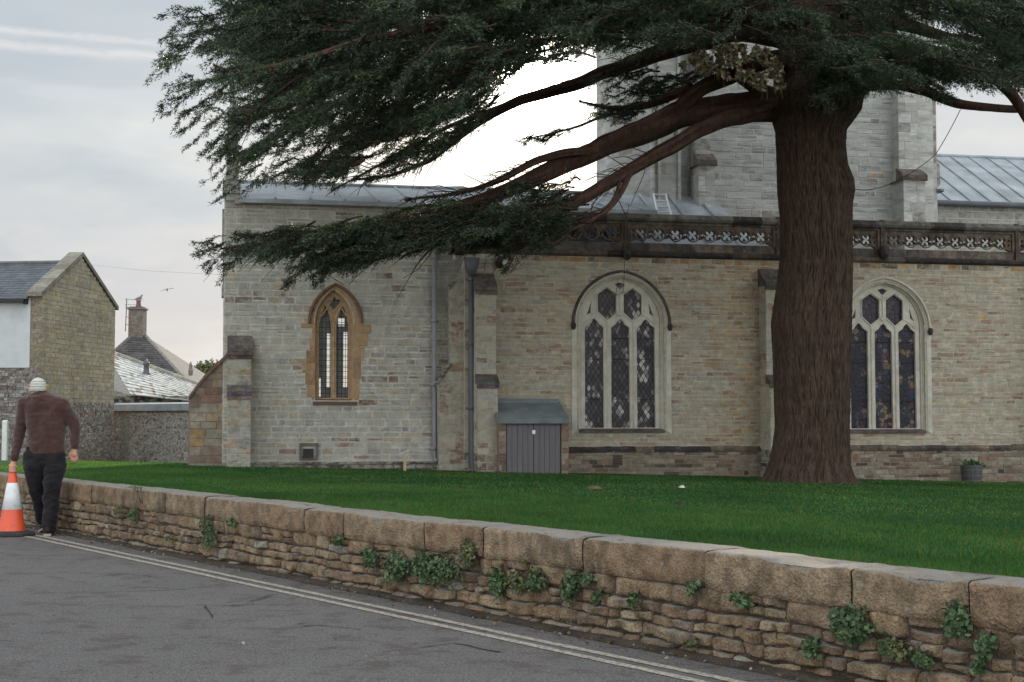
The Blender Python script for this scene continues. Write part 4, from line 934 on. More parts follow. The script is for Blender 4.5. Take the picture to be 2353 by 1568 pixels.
c = N.mix(N.rng(n1, .35, .65, 0, 1), (.086, .078, .077), (.118, .108, .105)); c = N.mix(N.rng(n2, .42, .62, 0, .8), c, (.23, .22, .21)); c = N.mix(N.rng(N.noise(38, 3, .8, N.co(loc=(3, 1, 0))), .48, .66, 0, .85), c, (.05, .045, .045)); c = N.mix(N.rng(N.noise(17, 5, .8, N.co(loc=(1, 8, 0))), .50, .70, 0, .55), c, (.19, .18, .175))
c = N.mix(N.rng(n3, .50, .64, 0, .6), c, (.070, .048, .040)); c = N.mix(N.rng(N.noise(1.6, 7, .75, N.co((1, 2.4, 1), rot=(0, 0, .9), loc=(5, 5, 0))), .56, .62, 0, .55), c, (.07, .05, .042))
crk = N.vor(.42, N.new('ShaderNodeVectorMath', {0: N.co((1, 2.0, 1), rot=(0, 0, .5)), 1: N.new('ShaderNodeVectorMath', {0: N.noise(2.5, 5, .7, out='Color'), 1: (.35, .35, 0)}, operation='MULTIPLY').outputs[0]}, operation='ADD').outputs[0], feature='DISTANCE_TO_EDGE')
msk = N.rng(N.noise(.8, 2, .5, N.co(loc=(7, 3, 0))), .52, .60, 0, 1)
c = N.mix(N.math('MULTIPLY', N.rng(crk, 0.0, .018, .85, 0), msk), c, (.035, .024, .02))
nt.links.new(c, bs.inputs['Base Color']); bs.inputs['Roughness'].default_value = .78; bs.inputs['Specular IOR Level'].default_value = .4
nt.links.new(N.bump(N.math('ADD', N.math('MULTIPLY', sp_, .7), n2), .012), bs.inputs['Normal'])
M['asphalt'] = m_
def wp(s, n, z=0.0): return WA + WD*s + WN*n + Vector((0, 0, z))
m = MB(); vs = [wp(-70, -.15), wp(60, -.15), wp(60, 45), wp(-70, 45)]; m.add(vs, [(0,1,2,3)]); rd = m.build('road', M['asphalt']); rd['kind'] = 'structure'
m = MB(); n_ = 90; va = []
for i in range(n_+1):
    s_ = -8 + i*.3; w0 = .10 + .05*nz(s_*1.4, 0, 2) + .03*nz(s_*5, 0, 2); va += [wp(s_, -.05, .03), wp(s_, w0*.5, .022+.01*nz(s_*3, 1, 1)), wp(s_, w0, .003)]
m.add(va, [(i*3+k, (i+1)*3+k, (i+1)*3+k+1, i*3+k+1) for i in range(n_) for k in (0, 1)]); o = m.build('gutter_dirt', M['earth']); o['kind'] = 'structure'
mp, nt, bs = nodes('worn_line_paint'); N = NT(nt)
c = N.mix(N.rng(N.noise(34, 5, .75), .44, .58, 0, .9), (.40, .355, .285), (.13, .12, .115)); nt.links.new(c, bs.inputs['Base Color']); bs.inputs['Roughness'].default_value = .7
for k, (n0, n1_) in enumerate(((.335, .40), (.475, .54))):
    m = MB(); va = []; n_ = 300
    for i in range(n_+1):
        s_ = -16 + i*.11; w_ = .010*nz(s_*.6, k, 1) + .10*max(0, (1 - s_)/9)**2*0; j1, j2 = .005*nz(s_*9, k, 5), .005*nz(s_*9, k, 8)
        va += [wp(s_, n0+w_+j1, .004), wp(s_, n1_+w_+j2, .004)]
    m.add(va, [(2*i, 2*i+1, 2*i+3, 2*i+2) for i in range(n_)]); o = m.build('yellow_line', mp); o['kind'] = 'structure'
# cracked seams in the road surface
CR = mat('tar_crack', (.042, .029, .025), .95, 20, .3, .003)
for pts in ([(205,1328),(240,1324),(290,1321),(332,1323)], [(332,1323),(370,1330),(402,1328)], [(450,1391),(520,1393),(600,1390),(670,1392)], [(470,1393),(480,1408),(492,1422)], [(700,1441),(735,1438),(790,1444),(830,1448)], [(880,1500),(960,1490),(1040,1480),(1150,1500)], [(690,1436),(715,1431)]):
    g_ = [ground(x, y) for x, y in pts]; va = []; q = []
    for i in range(len(g_)-1):
        for k in range(14): q.append(g_[i].lerp(g_[i+1], k/14))
    q.append(g_[-1])
    for i, p in enumerate(q):
        d = (q[min(i+1, len(q)-1)] - q[max(0, i-1)]).normalized(); n_ = Vector((-d.y, d.x, 0)); w_ = .003 + .014*max(0, .25 + mnoise.noise(Vector((p.x*6, p.y*6, 1)))); off = n_*.03*mnoise.noise(Vector((p.x*5, p.y*5, 7)))
        va += [p + off - n_*w_ + Vector((0, 0, .004)), p + off + n_*w_ + Vector((0, 0, .004))]
    m = MB(); m.add(va, [(2*i, 2*i+1, 2*i+3, 2*i+2) for i in range(len(q)-1)]); o = m.build('road_crack', CR); o['kind'] = 'structure'
# ================================================================== NEAR WALL
nw = empty('boundary_wall', tuple(WA), math.atan2(WD.y, WD.x), 'low ochre rubble stone wall with long coping blocks between road and lawn', 'wall')
# local frame: x along, y = away from the road (-WN), z up
ZT, ZC = .59, .385
S0, S1 = -9.0, 19.0
js = [ws(x, 1000 + x*.0)[0] for x in (-60, 60, 215, 290, 385, 475, 572, 705, 795, 980, 1115, 1342, 1620, 1957, 2225)]
js = [js[0]-2.6, js[0]-1.2] + js; 
while js[-1] < S1: js.append(js[-1] + rnd.uniform(.75, 1.05))
js = [S0] + [j for j in js if j > S0+.3]
def coping(s0, s1, k):
    n = max(10, int((s1-s0)/.035)); prof = [(.0, ZC-.004), (-.014, ZC+.004), (-.018, ZC+.05), (-.019, ZC+.10), (-.018, ZC+.15), (-.017, ZC+.186), (-.010, ZC+.198), (.006, ZC+.204), (.06, ZC+.208), (.13, ZC+.210), (.22, ZC+.205), (.31, ZC+.200), (.35, ZC+.19), (.37, ZC+.15), (.37, ZC-.1)]
    dz, dy, tl = rnd.uniform(-.007, .007), rnd.uniform(-.006, .006), rnd.uniform(-.008, .008); np_ = len(prof); vs = []
    m = MB()
    for i in range(n+1):
        f = i/n; s = s0 + .004 + (s1-s0-.008)*f + (.010*mnoise.noise(Vector((k*3.3, 1, 1))) if i in (0, n) else 0)*0; edge = min(f, 1-f)*(s1-s0); rd_ = max(0, .012-edge)*.6
        for (y, z) in prof:
            p = Vector((s*2.2, y*6, z*6)); e = .005*mnoise.noise(p) + .006*mnoise.noise(p*3.1) + .004*mnoise.noise(p*9)
            top = z > ZC + .19; bot = z < ZC + .03
            chip = max(0, mnoise.noise(Vector((s*1.7, 3, k*.3))) - .25)*.10 if top else 0
            dip = .035*math.exp(-((s-ws(2130, 1000)[0])/.13)**2) if top else 0
            yy = y + dy - e + rd_*(1 if y < .1 else -1); zz_ = z + dz + tl*(f-.5) + (e*.8 if top else 0) - chip - dip - (rd_ if top else 0) + (.012*mnoise.noise(Vector((s*5, k, 1))) if bot else 0)
            vs.append((s, yy, zz_))
    fs = [(i*np_+k2_, (i+1)*np_+k2_, (i+1)*np_+k2_+1, i*np_+k2_+1) for i in range(n) for k2_ in range(np_-1)]
    fs += [tuple(range(np_-1, -1, -1)), tuple(range(n*np_, (n+1)*np_))]
    m.add(vs, fs, pick([(3, (.225, .155, .10)), (2, (.245, .18, .12)), (1, (.19, .14, .10))])); return m
for k in range(len(js)-1):
    if js[k+1]-js[k] < .15: continue
    coping(js[k], js[k+1], k).build('coping_stone', M['rubble'], nw, True)
# rubble below
RB = [(4, (.25, .175, .11)), (3, (.21, .15, .10)), (2, (.27, .205, .135)), (1, (.20, .145, .11)), (.25, (.29, .265, .22)), (1, (.20, .13, .085))]
def rubble(m, s0, s1, z0, z1):
    def cell(c4, c, pr):
        n, k = 9, 7; vs = []; sd = rnd.uniform(0, 50)
        for j in range(k+1):
            for i in range(n+1):
                a, b = i/n, j/k
                p = Vector(c4[0]).lerp(Vector(c4[1]), a).lerp(Vector(c4[3]).lerp(Vector(c4[2]), a), b)
                q, w = abs(2*a-1), abs(2*b-1); h = ((1-q**12)*(1-w**10))**.35
                s, z = p.x, p.y; cs_ = .022*(1 if 0 < i < n and 0 < j < k else .5)
                e = mnoise.noise(Vector((s*7+sd, z*7, 1)))*.018 + mnoise.noise(Vector((s*18+sd, z*18, 4)))*.009
                sx = mnoise.noise(Vector((s*9, z*9, sd)))*cs_; sz = mnoise.noise(Vector((s*9+9, z*9, sd)))*cs_
                vs.append((s+sx, .035 - (pr+.035 + e)*h, z+sz))
        m.add(vs, [(j*(n+1)+i, j*(n+1)+i+1, (j+1)*(n+1)+i+1, (j+1)*(n+1)+i) for j in range(k) for i in range(n)], c)
    z = z0; rows = [z0]
    while z < z1-.07: z += rnd.uniform(.05, .13); rows.append(min(z, z1))
    rows[-1] = z1
    wav = lambda s, i: (.030*mnoise.noise(Vector((s*2.6, i*7.7, 2))) if 0 < i < len(rows)-1 else 0)
    for i in range(len(rows)-1):
        s = s0
        while s < s1:
            h = rows[i+1]-rows[i]; w = rnd.choice([rnd.uniform(.6, 1.6), rnd.uniform(1.2, 3.6)])*h + .03; e = s + w
            j = [rnd.uniform(-.016, .016) for _ in range(2)]
            a, b = rows[i], rows[i+1]; g = rnd.uniform(.001, .006)
            def cr(s_, zi, up): return (s_, zi + wav(s_, i+up), 0)
            if h > .10 and rnd.random() < .25:
                mid = (a+b)/2 + rnd.uniform(-.015, .015)
                cell([(s+g, a+wav(s, i)+g, 0), (e-g, a+wav(e, i)+g, 0), (e-g, mid-g, 0), (s+g, mid-g, 0)], pick(RB), rnd.uniform(-.005, .02)); cell([(s+g, mid+g, 0), (e-g, mid+g, 0), (e-g, b+wav(e, i+1)-g, 0), (s+g, b+wav(s, i+1)-g, 0)], pick(RB), rnd.uniform(-.005, .02))
            else:
                cell([(s+g+j[0], a+wav(s, i)+g, 0), (e-g+j[1], a+wav(e, i)+g, 0), (e-g, b+wav(e, i+1)-g, 0), (s+g, b+wav(s, i+1)-g, 0)], pick(RB), rnd.uniform(-.01, .028) if rnd.random() > .012 else -.035)
            s = e
m = MB(); rubble(m, S0, S1, -.06, ZC+.005); m.box((S0, .026, -.1), (S1, .36, ZC+.02), (.085, .065, .048)); m.build('rubble_face', M['rubble'], nw, True)
# ivy and weeds growing on the wall: (x, y, width, height, leaves, kind) from the photograph
weeds = [(318,1185,24,40,120,0),(290,1175,40,40,60,1),(488,1222,42,70,260,0),(545,1200,20,22,60,0),(400,1235,20,25,50,1),(787,1243,20,34,110,0),(865,1280,40,55,330,0),(925,1300,60,75,420,0),(1005,1305,110,80,800,0),(1090,1265,40,80,330,1),(1158,1330,30,90,330,0),(1205,1335,60,60,260,1),(1250,1335,34,50,260,0),(1325,1345,26,80,300,0),(1368,1330,30,30,140,0),(1392,1370,14,50,80,0),(1472,1378,18,40,100,0),(1612,1352,26,30,110,0),(1722,1378,50,40,200,0),(1975,1440,100,80,900,0),(2215,1425,60,90,500,0),(2080,1490,70,40,260,1),(2060,1480,40,50,160,0),(1605,1480,24,26,90,1),(1885,1490,40,50,180,0),(2145,1510,40,40,200,0),(2280,1475,40,50,240,0),(2275,1525,30,40,120,0),(330,1122,34,12,50,2),(105,1165,14,14,30,0),(1215,1290,12,12,20,2),(540,1120,20,8,16,2)]
for i, (x, y, w, h, n, kd) in enumerate(weeds):
    s_, z_ = ws(x, y); sw, _ = ws(x+w/2, y); sw -= s_; zh_ = abs(ws(x, y-h/2)[1]-z_)
    g = np.random.default_rng(100+i); n = int(n*1.3)
    k = max(3, n//45); cen = np.stack([g.normal(0, .34, k), g.normal(0, .36, k)], 1); ids = g.integers(0, k, n)
    P2 = cen[ids]*.85 + g.normal(0, .27, (n, 2)); P2 = np.clip(P2, -1.3, 1.3)
    L = np.stack([s_ + P2[:, 0]*sw, -g.uniform(.01, .075, n) - .02, np.maximum(.02, z_ + P2[:, 1]*zh_)], 1)
    L[:, 1] = np.where(L[:, 2] > ZC, np.minimum(L[:, 1], -.035), L[:, 1])
    pal = [[(.060, .100, .045), (.085, .125, .055), (.045, .080, .040)], [(.09, .105, .045), (.13, .12, .06), (.06, .085, .04)], [(.10, .12, .04), (.07, .08, .03)]][kd]
    o = empty('wall_plant', tuple(WA + WD*s_ + Vector((0, 0, z_))), 0)
    mw = Matrix.Translation(WA) @ Matrix.Rotation(math.atan2(WD.y, WD.x), 4, 'Z'); Lw = np.array([tuple(mw @ Vector(p)) for p in L]) - np.array(o.location)
    bpy.data.objects.remove(o)
    lf = leaf_cloud('wall_plant', Lw, tuple(WN), .026 if kd != 2 else .02, pal, M['leafy'], None, 200+i); lf.location = tuple(WA + WD*s_ + Vector((0, 0, z_)))
    if n > 60:       # woody trailing stems that root in a joint and carry the leaves
        sm_ = MB(); inv = Matrix.Translation(-Vector(lf.location)) @ mw
        root = Vector((s_, -.006, min(z_ + .75*zh_, ZC-.005)))
        for cx_, cy_ in cen: e_ = Vector((s_ + cx_*sw*1.5, -.035, max(.03, z_ + cy_*zh_*1.5))); md_ = root.lerp(e_, .5) + Vector((.02, -.012, .02)); sm_.tube([inv @ root, inv @ md_, inv @ e_, inv @ (e_ + Vector((.01, 0, -.05)))], [.004, .003, .0025, .0015], 5)
        sm_.build('stem', M['earth'], lf)
    place = 'far left behind the walking man' if x < 200 else 'left end' if x < 620 else 'left centre' if x < 1000 else 'middle' if x < 1420 else 'right of centre' if x < 1800 else 'right end'
    kind = ('tiny', 'small', 'middling', 'large')[0 if w*h < 500 else 1 if w*h < 1500 else 2 if w*h < 4500 else 3]
    tag(lf, '', 'plant', 'plants growing in the joints of the road wall'); lf['w'] = [x, y, w, h, kd]
wp_objs = [o for o in bpy.data.objects if o.name.startswith('wall_plant')]
wp_lab = ['narrow ivy sprig at the left, under the third coping joint past the man','thin pale weeds just left of the narrow sprig','tall hanging ivy tuft below the left coping stones','tiny ivy sprig right of the tall left tuft','tiny pale weed low in the wall at the left','lone small ivy sprig left of the ivy curtain','left end tuft of the long ivy curtain','second clump of the long ivy curtain','broad hanging clump of the long ivy curtain','brownish bush at the right end of the ivy curtain','hanging ivy strand just right of the curtain','pale straggly weeds between two ivy strands','bushy sprig under a coping joint, middle of the wall','long trailing ivy strand in the middle of the wall','short ivy tuft touching the coping, beside the trailing strand','very thin hanging ivy strand right of the trailing one','small ivy sprig below the second long coping stone','small round tuft under a coping joint, right of centre','small flat tuft under the coping, right of centre','large round leafy bush in the right part of wall','tall leafy bush hanging under the rightmost coping','pale ragged weeds low at the right','small tuft among the pale ragged weeds, right','tiny pale weed near the foot of the wall, right of centre','small tuft below left of the large round bush','small low tuft at the right end between big stones','leafy tuft right of the tall bush, right edge','lowest small tuft at the right edge of wall','yellowish weed on top of the wall behind the man\'s right','tiny sprig beside the man\'s left leg','tiny moss tuft on the coping top, centre','tiny weed on the coping top, left of centre']
for o in wp_objs:
    x, y = o['w'][0], o['w'][1]
    for i, wd_ in enumerate(weeds):
        if wd_[0] == x and wd_[1] == y: o['label'] = wp_lab[i]
    del o['w']
# dry grass stems on the tall right bush
# ================================================================== LAWN GRASS
g = np.random.default_rng(11)
def blades(n, y0, y1, xr, hh, ww, seed):
    g = np.random.default_rng(seed)
    X = g.uniform(xr[0], xr[1], n); yw = 9.31 - X*(.8070/.5905) + .40
    Y = yw + g.uniform(y0, y1, n); px_, py_ = pix(np.stack([X, Y, np.full(n, .4)], 1))
    ok = (px_ > -260) & (px_ < 3150) & (Y > 3) ; X, Y = X[ok], Y[ok]; n = len(X)
    if n == 0: return np.zeros((0, 3)), np.zeros((0, 3))
    yw = 9.31 - X*(.8070/.5905); Z = .50 - .0165*(Y-yw) - .02*np.maximum(0, Y-30) - .01
    # keep clear of the church
    tt_ = (X*ET.x + (Y-30)*ET.y); ss_ = X*ES.x + (Y-30)*ES.y
    ok = ~((tt_ > -.55 - .18*np.sin(ss_*2.1)) & (ss_ > cs(1000, 1080)[0])) & ~((tt_ > .3) & (ss_ > cs(430, 1060)[0])) & (np.hypot(X-5.75, Y-27.0) > .98 + .12*np.sin(X*9)); X, Y, Z = X[ok], Y[ok], Z[ok]; n = len(X)
    an = g.uniform(0, 2*np.pi, n); le = g.uniform(.5, 1.2, n)*hh; lean = g.normal(0, .35, (n, 2))
    b = np.stack([np.cos(an), np.sin(an)], 1)*ww*.5*(1 + (Y/14)[:, None])
    P = np.stack([X, Y, Z], 1); V = np.empty((n, 3, 3)); V[:, 0] = P; V[:, 0, :2] -= b; V[:, 1] = P; V[:, 1, :2] += b
    V[:, 2] = P; V[:, 2, 2] += le; V[:, 2, :2] += lean*le[:, None]
    nb_ = np.array([mnoise.noise(Vector((a*.55, b*.35, 2.0))) + .5*mnoise.noise(Vector((a*2.1, b*1.1, 6.0))) for a, b in zip(X, Y)])
    tone = np.array([(.034, .120, .036), (.026, .094, .034), (.075, .140, .040)])[g.integers(0, 3, n)]*g.uniform(.7, 1.25, (n, 1))
    tone *= (1 + .45*nb_)[:, None]; dry = g.uniform(0, 1, n) < np.clip(.05 + .25*nb_, .01, .3); tone[dry] = np.array((.115, .115, .045))*g.uniform(.6, 1.2, (dry.sum(), 1))
    return V.reshape(-1, 3), np.maximum(tone, .004)
vs, ts_ = [], []
for args in ((140000, 0, 2.0, (-6, 5.0), .045, .006, 1), (190000, 2, 8, (-9, 8), .042, .010, 2), (205000, 8, 40, (-15, 17), .04, .014, 3)):
    a, b = blades(*args); vs.append(a); ts_.append(b)
V = np.concatenate(vs); T = np.concatenate(ts_)
mgb, nt, bs = nodes('grass_blades'); N = NT(nt)
a_ = N.new('ShaderNodeAttribute', attribute_name='tone').outputs['Color']; nt.links.new(N.mix(N.rng(N.noise(.9, 4, .6), .35, .65, .0, .5), a_, (.050, .090, .024)), bs.inputs['Base Color']); bs.inputs['Roughness'].default_value = .7; bs.inputs['Specular IOR Level'].default_value = .15
tl = N.new('ShaderNodeBsdfTranslucent'); nt.links.new(N.mix(1.0, a_, (2.2, 1.9, 1.2), 'MULTIPLY'), tl.inputs[0]); mx = N.new('ShaderNodeMixShader', {0: .48}); nt.links.new(bs.outputs[0], mx.inputs[1]); nt.links.new(tl.outputs[0], mx.inputs[2]); nt.links.new(mx.outputs[0], nt.nodes['Material Output'].inputs[0])
o = link('grass', np_mesh('grass', V, np.arange(len(V)).reshape(-1, 3), T), mgb); tag(o, 'short mown green grass of the churchyard lawn', 'grass', kind='stuff')
# bare dark earth along the foot of the church and round the trunk
m = MB(); va = []; s_a, s_b = cs(1000, 1080)[0], 17.0; n_ = 120
for i in range(n_+1):
    s_ = s_a + (s_b-s_a)*i/n_; w_ = .62 + .14*nz(s_*1.1, 0, 4)
    for tt in (.02, -w_*.5, -w_): p = CO + ES*s_ + ET*tt; va.append((p.x, p.y, lawn_z(p.x, p.y) + .012*nz(p.x, p.y, 0, .8) + .012))
m.add(va, [(i*3+k, i*3+k+1, (i+1)*3+k+1, (i+1)*3+k) for i in range(n_) for k in (0, 1)]); o = m.build('earth_border', M['earth']); o['kind'] = 'structure'
m = MB(); va = [(5.75, 27.0, lawn_z(5.75, 27)+.02)]; n_ = 60
for i in range(n_): w = 2*math.pi*i/n_; r_ = 1.12 + .12*math.sin(w*5) + .06*math.sin(w*11); X_, Y_ = 5.75+r_*math.cos(w), 27.0+r_*math.sin(w); va.append((X_, Y_, lawn_z(X_, Y_) + .012*nz(X_, Y_, 0, .8) + .010))
m.add(va, [(0, i+1, (i+1) % n_+1) for i in range(n_)]); o = m.build('trunk_earth', M['earth']); o['kind'] = 'structure'
# fallen leaves and grit at the foot of the road wall and on the road
g = np.random.default_rng(77); n = 900; S = g.uniform(-6, 13, n); Nn = np.abs(g.normal(0, .10, n)) + .0; far = g.uniform(0, 1, n) < .12; Nn[far] = g.uniform(.1, 5, far.sum())
P5 = np.array([tuple(wp(s_, n_+.02, .012)) for s_, n_ in zip(S, Nn)])
lt = leaf_cloud('leaf_litter', P5, (0, 0, 2.5), .022, [(.14, .085, .04), (.09, .055, .03), (.20, .15, .08), (.22, .21, .19)], M['leafy'], None, 78); lt['kind'] = 'stuff'
# litter on the lawn
for i, (x, y, sz, c, lab, ct_) in enumerate(((1567, 1123, .055, (.50, .48, .42), 'pale crumpled scrap lying on the lawn left of the tree', 'litter'), (1365, 1126, .13, (.10, .08, .05), 'low brown worm-cast heap on the lawn below the arched window', 'soil heap'), (1560, 1162, .05, (.02, .02, .02), 'small dark clod on the lawn in front of the window', 'clod'))):
    d = ray(x, y); lam = 1.0
    for k in range(400):
        p = CAMP + d*(lam/FPX); 
        if p.z < lawn_z(p.x, p.y): break
        lam += .1
    p = CAMP + d*((lam)/FPX); m = MB(); vs_ = []
    m.lathe([(.3, 0), (1, .15), (.8, .5), (.3, .8), (.02, .85)], 9, (0, 0, 0)); m.v = [(v[0]*sz*(1+.4*nz(v[0]*2, v[1]*2, i)), v[1]*sz, v[2]*sz*(.45 if i == 1 else .9)*(1+.5*nz(v[0]*3, v[1]*3, 5))) for v in m.v]
    o = m.build(('litter_scrap', 'soil_heap', 'earth_clod')[i], mat('scrap%d' % i, c, .9), None); o.location = (p.x, p.y, lawn_z(p.x, p.y)+.005); tag(o, lab, ct_)
# ================================================================== CEDAR
TY = 27.0
tb = at(1868, 1106, TY); tz0 = lawn_z(tb.x, tb.y)
tree = empty('cedar_tree', (tb.x, tb.y, tz0), 0, 'huge cedar with thick furrowed trunk and wide dark drooping branches in front of the church', 'tree')
TO = np.array(tree.location)
mb_, nt, bs = nodes('cedar_bark'); N = NT(nt)
v = N.co((1, 1, .22)); n1 = N.noise(9, 6, .65, v); n2 = N.noise(38, 4, .6, v)
at_n = N.new('ShaderNodeAttribute', attribute_name='tone').outputs['Color']
c = N.mix(1.0, at_n, N.grey(N.math('MULTIPLY', N.rng(n1, .3, .7, .75, 1.25), N.rng(n2, .3, .7, .75, 1.2))), 'MULTIPLY')
nt.links.new(c, bs.inputs['Base Color']); bs.inputs['Roughness'].default_value = .9; bs.inputs['Specular IOR Level'].default_value = .15
nt.links.new(N.bump(N.math('ADD', n1, N.math('MULTIPLY', n2, .5)), .03), bs.inputs['Normal'])
M['bark'] = mb_
# trunk: outline left/right edges measured down the photograph
tr_rows = [(1130, 1735, 1985), (1112, 1748, 1972), (1095, 1756, 1960), (1070, 1766, 1953), (1030, 1775, 1950), (980, 1782, 1949), (900, 1780, 1951), (820, 1778, 1953), (740, 1774, 1955), (660, 1786, 1956), (600, 1793, 1957), (520, 1794, 1957), (470, 1790, 1957), (440, 1788, 1963), (415, 1787, 1960), (380, 1787, 1946), (340, 1785, 1941), (300, 1783, 1943), (275, 1776, 1962), (255, 1762, 1976), (225, 1765, 1982), (190, 1790, 1975), (140, 1800, 1962), (60, 1808, 1950), (-40, 1815, 1940), (-200, 1830, 1925), (-420, 1850, 1905)]
zs = np.array([at(r[0+1]*.5+r[2]*.5, r[0], TY).z - tz0 for r in tr_rows]); cxs = np.array([(at(r[1], r[0], TY).x + at(r[2], r[0], TY).x)/2 - tb.x for r in tr_rows]); rs = np.array([(at(r[2], r[0], TY).x - at(r[1], r[0], TY).x)/2 for r in tr_rows])
NA, NZ = 430, 700
zz = np.linspace(zs[0]-.05, zs[-1], NZ); cc = np.interp(zz, zs, cxs); rr = np.interp(zz, zs, rs)
V = np.empty((NZ, NA, 3)); tone = np.empty((NZ-1, NA, 3))
for i in range(NZ):
    z = zz[i]
    for k in range(NA):
        a = 2*math.pi*k/NA; ca, sa = math.cos(a), math.sin(a)
        wv = mnoise.noise(Vector((ca*1.6, sa*1.6, z*1.1)))*.35 + .12*mnoise.noise(Vector((ca*4, sa*4, z*3.5)))
        f = mnoise.noise(Vector(((a+wv*.25)*11.5, z*1.3 + 3*ca, 5))) ; f2 = mnoise.noise(Vector(((a+wv*.3)*25, z*3.4, 9))); f3 = mnoise.noise(Vector((a*50, z*9, 2)))
        if k > NA-12: # blend the seam
            t_ = (k-(NA-12))/12; a2 = a - 2*math.pi; f = f*(1-t_) + t_*mnoise.noise(Vector(((a2+wv*.25)*11.5, z*1.3+3*ca, 5))); f2 = f2*(1-t_) + t_*mnoise.noise(Vector(((a2+wv*.3)*25, z*3.4, 9)))
        rid = (1-abs(f2)*2.4)*.014 + (.5-abs(f))*.013 + f3*.010
        lump = .035*mnoise.noise(Vector((ca*.9, sa*.9, z*.5 + 4)))
        flare = .08*max(0, 1-z/.30)**2*(.35+mnoise.noise(Vector((a*1.6, 0, 3))))
        r = rr[i] + rid + lump*.5 + flare - .012
        V[i, k] = (cc[i] + r*ca, r*sa*1.02, z)
        if i < NZ-1:
            q = min(1, max(0, .45 + (rid-.012)*32)); gl2 = .5 + .5*mnoise.noise(Vector((ca*2, sa*2, z*.8 + 7))); tone[i, k] = (.032+.060*q, .0195+.037*q + .005*gl2, .0165+.030*q)
idx = np.arange(NZ*NA).reshape(NZ, NA); nx_ = np.roll(idx, -1, 1)
F = np.stack([idx[:-1], nx_[:-1], nx_[1:], idx[1:]], -1).reshape(-1, 4)
link('trunk', np_mesh('trunk', V.reshape(-1, 3), F, tone.reshape(-1, 3)), M['bark'], tree, True)
# limbs: (x, y, depth offset from the trunk, diameter in picture units)
limbs = [
 [(1850,235,0,90),(1786,242,-.1,84),(1690,244,-.4,62),(1624,251,-.6,58),(1575,262,-.8,62),(1492,297,-1.0,58),(1426,320,-1.2,50),(1360,350,-1.5,46),(1294,378,-1.7,44),(1228,408,-2.0,40),(1162,440,-2.2,36),(1100,462,-2.4,30),(988,496,-2.6,24),(862,527,-2.8,18),(736,548,-3.0,13),(610,562,-3.1,8),(505,572,-3.2,4)],
 [(1860,170,0,60),(1790,130,-.5,42),(1730,150,-.8,40),(1671,180,-1.0,38),(1605,205,-1.1,34),(1570,240,-1.0,32),(1530,272,-.9,28),(1480,300,-.9,22)],
 [(1760,250,-.5,40),(1657,277,-1.4,34),(1591,307,-1.7,34),(1525,347,-2.0,33),(1459,382,-2.2,31),(1410,416,-2.4,30),(1360,446,-2.6,28),(1294,474,-2.8,25),(1195,500,-3.0,20),(1100,528,-3.2,15),(1000,560,-3.4,10),(930,588,-3.5,5)],
 [(1400,335,-1.3,30),(1345,348,-1.7,24),(1296,352,-2.0,19),(1240,366,-2.2,17),(1160,408,-2.5,15),(1090,433,-2.7,11),(1010,450,-2.9,7),(930,462,-3.0,4)],
 [(1450,395,-2.3,13),(1430,440,-2.6,13),(1400,478,-2.8,12),(1340,516,-3.0,9),(1262,545,-3.2,6),(1180,560,-3.3,3)],
 [(1424,420,-2.5,9),(1416,455,-2.7,8),(1390,480,-2.9,5),(1340,492,-3.0,3)],
 [(1840,90,.5,60),(1700,70,1.0,46),(1560,108,1.6,38),(1459,143,2.0,34),(1400,164,2.2,31),(1340,188,2.4,29),(1261,211,2.7,26),(1195,231,2.9,24),(1129,262,3.1,19),(1051,318,3.3,15),(988,370,3.5,11),(904,403,3.6,8),(810,414,3.7,4)],
 [(1180,235,3.0,12),(1100,262,3.2,10),(1020,296,3.4,9),(940,340,3.5,7),(850,392,3.6,5),(760,440,3.6,3)],
 [(1850,40,-1,60),(1500,20,-2.0,40),(1200,40,-2.8,28),(988,84,-3.3,20),(862,112,-3.6,18),(778,143,-3.8,16),(694,174,-4.0,13),(610,232,-4.2,8),(547,285,-4.3,3)],
 [(1840,0,1,60),(1500,-60,2,44),(1150,-30,3,30),(850,10,4,20),(650,60,4.6,12),(500,120,5,5)],
 [(1850,20,-1.5,50),(1500,-10,-4,36),(1150,30,-6,24),(850,90,-7,16),(640,150,-7.6,9),(450,190,-8,3)],
 [(1459,262,1.0,8),(1400,262,1.6,7),(1330,290,1.9,6),(1270,308,2.0,4),(1200,318,2.1,2)],
 [(1590,200,-1.0,22),(1530,228,-.6,20),(1470,246,0,14),(1400,250,.4,8),(1330,232,.6,4)],
 [(1880,210,0,70),(1980,190,.3,44),(2060,196,.6,24),(2130,213,.9,20),(2200,240,1.2,20),(2290,251,1.5,19),(2360,250,1.7,17),(2440,215,1.9,14)],
 [(1880,150,0,70),(2000,110,-.6,46),(2130,120,-1.2,36),(2230,140,-1.6,32),(2290,180,-1.9,28),(2330,225,-2.0,24),(2365,285,-2.0,22),(2440,350,-2,18)],
 [(1890,60,0,60),(2050,50,1,36),(2180,85,1.7,20),(2260,95,2.2,16),(2400,140,2.6,14),(2550,190,3,8)],
 [(1890,20,0,60),(2100,-20,-2,36),(2300,0,-3,26),(2500,60,-4,16)],
 [(1830,245,0,50),(1740,205,-.4,34),(1700,178,-.7,28),(1690,170,-.8,20)],
]
PX = FPX/TY
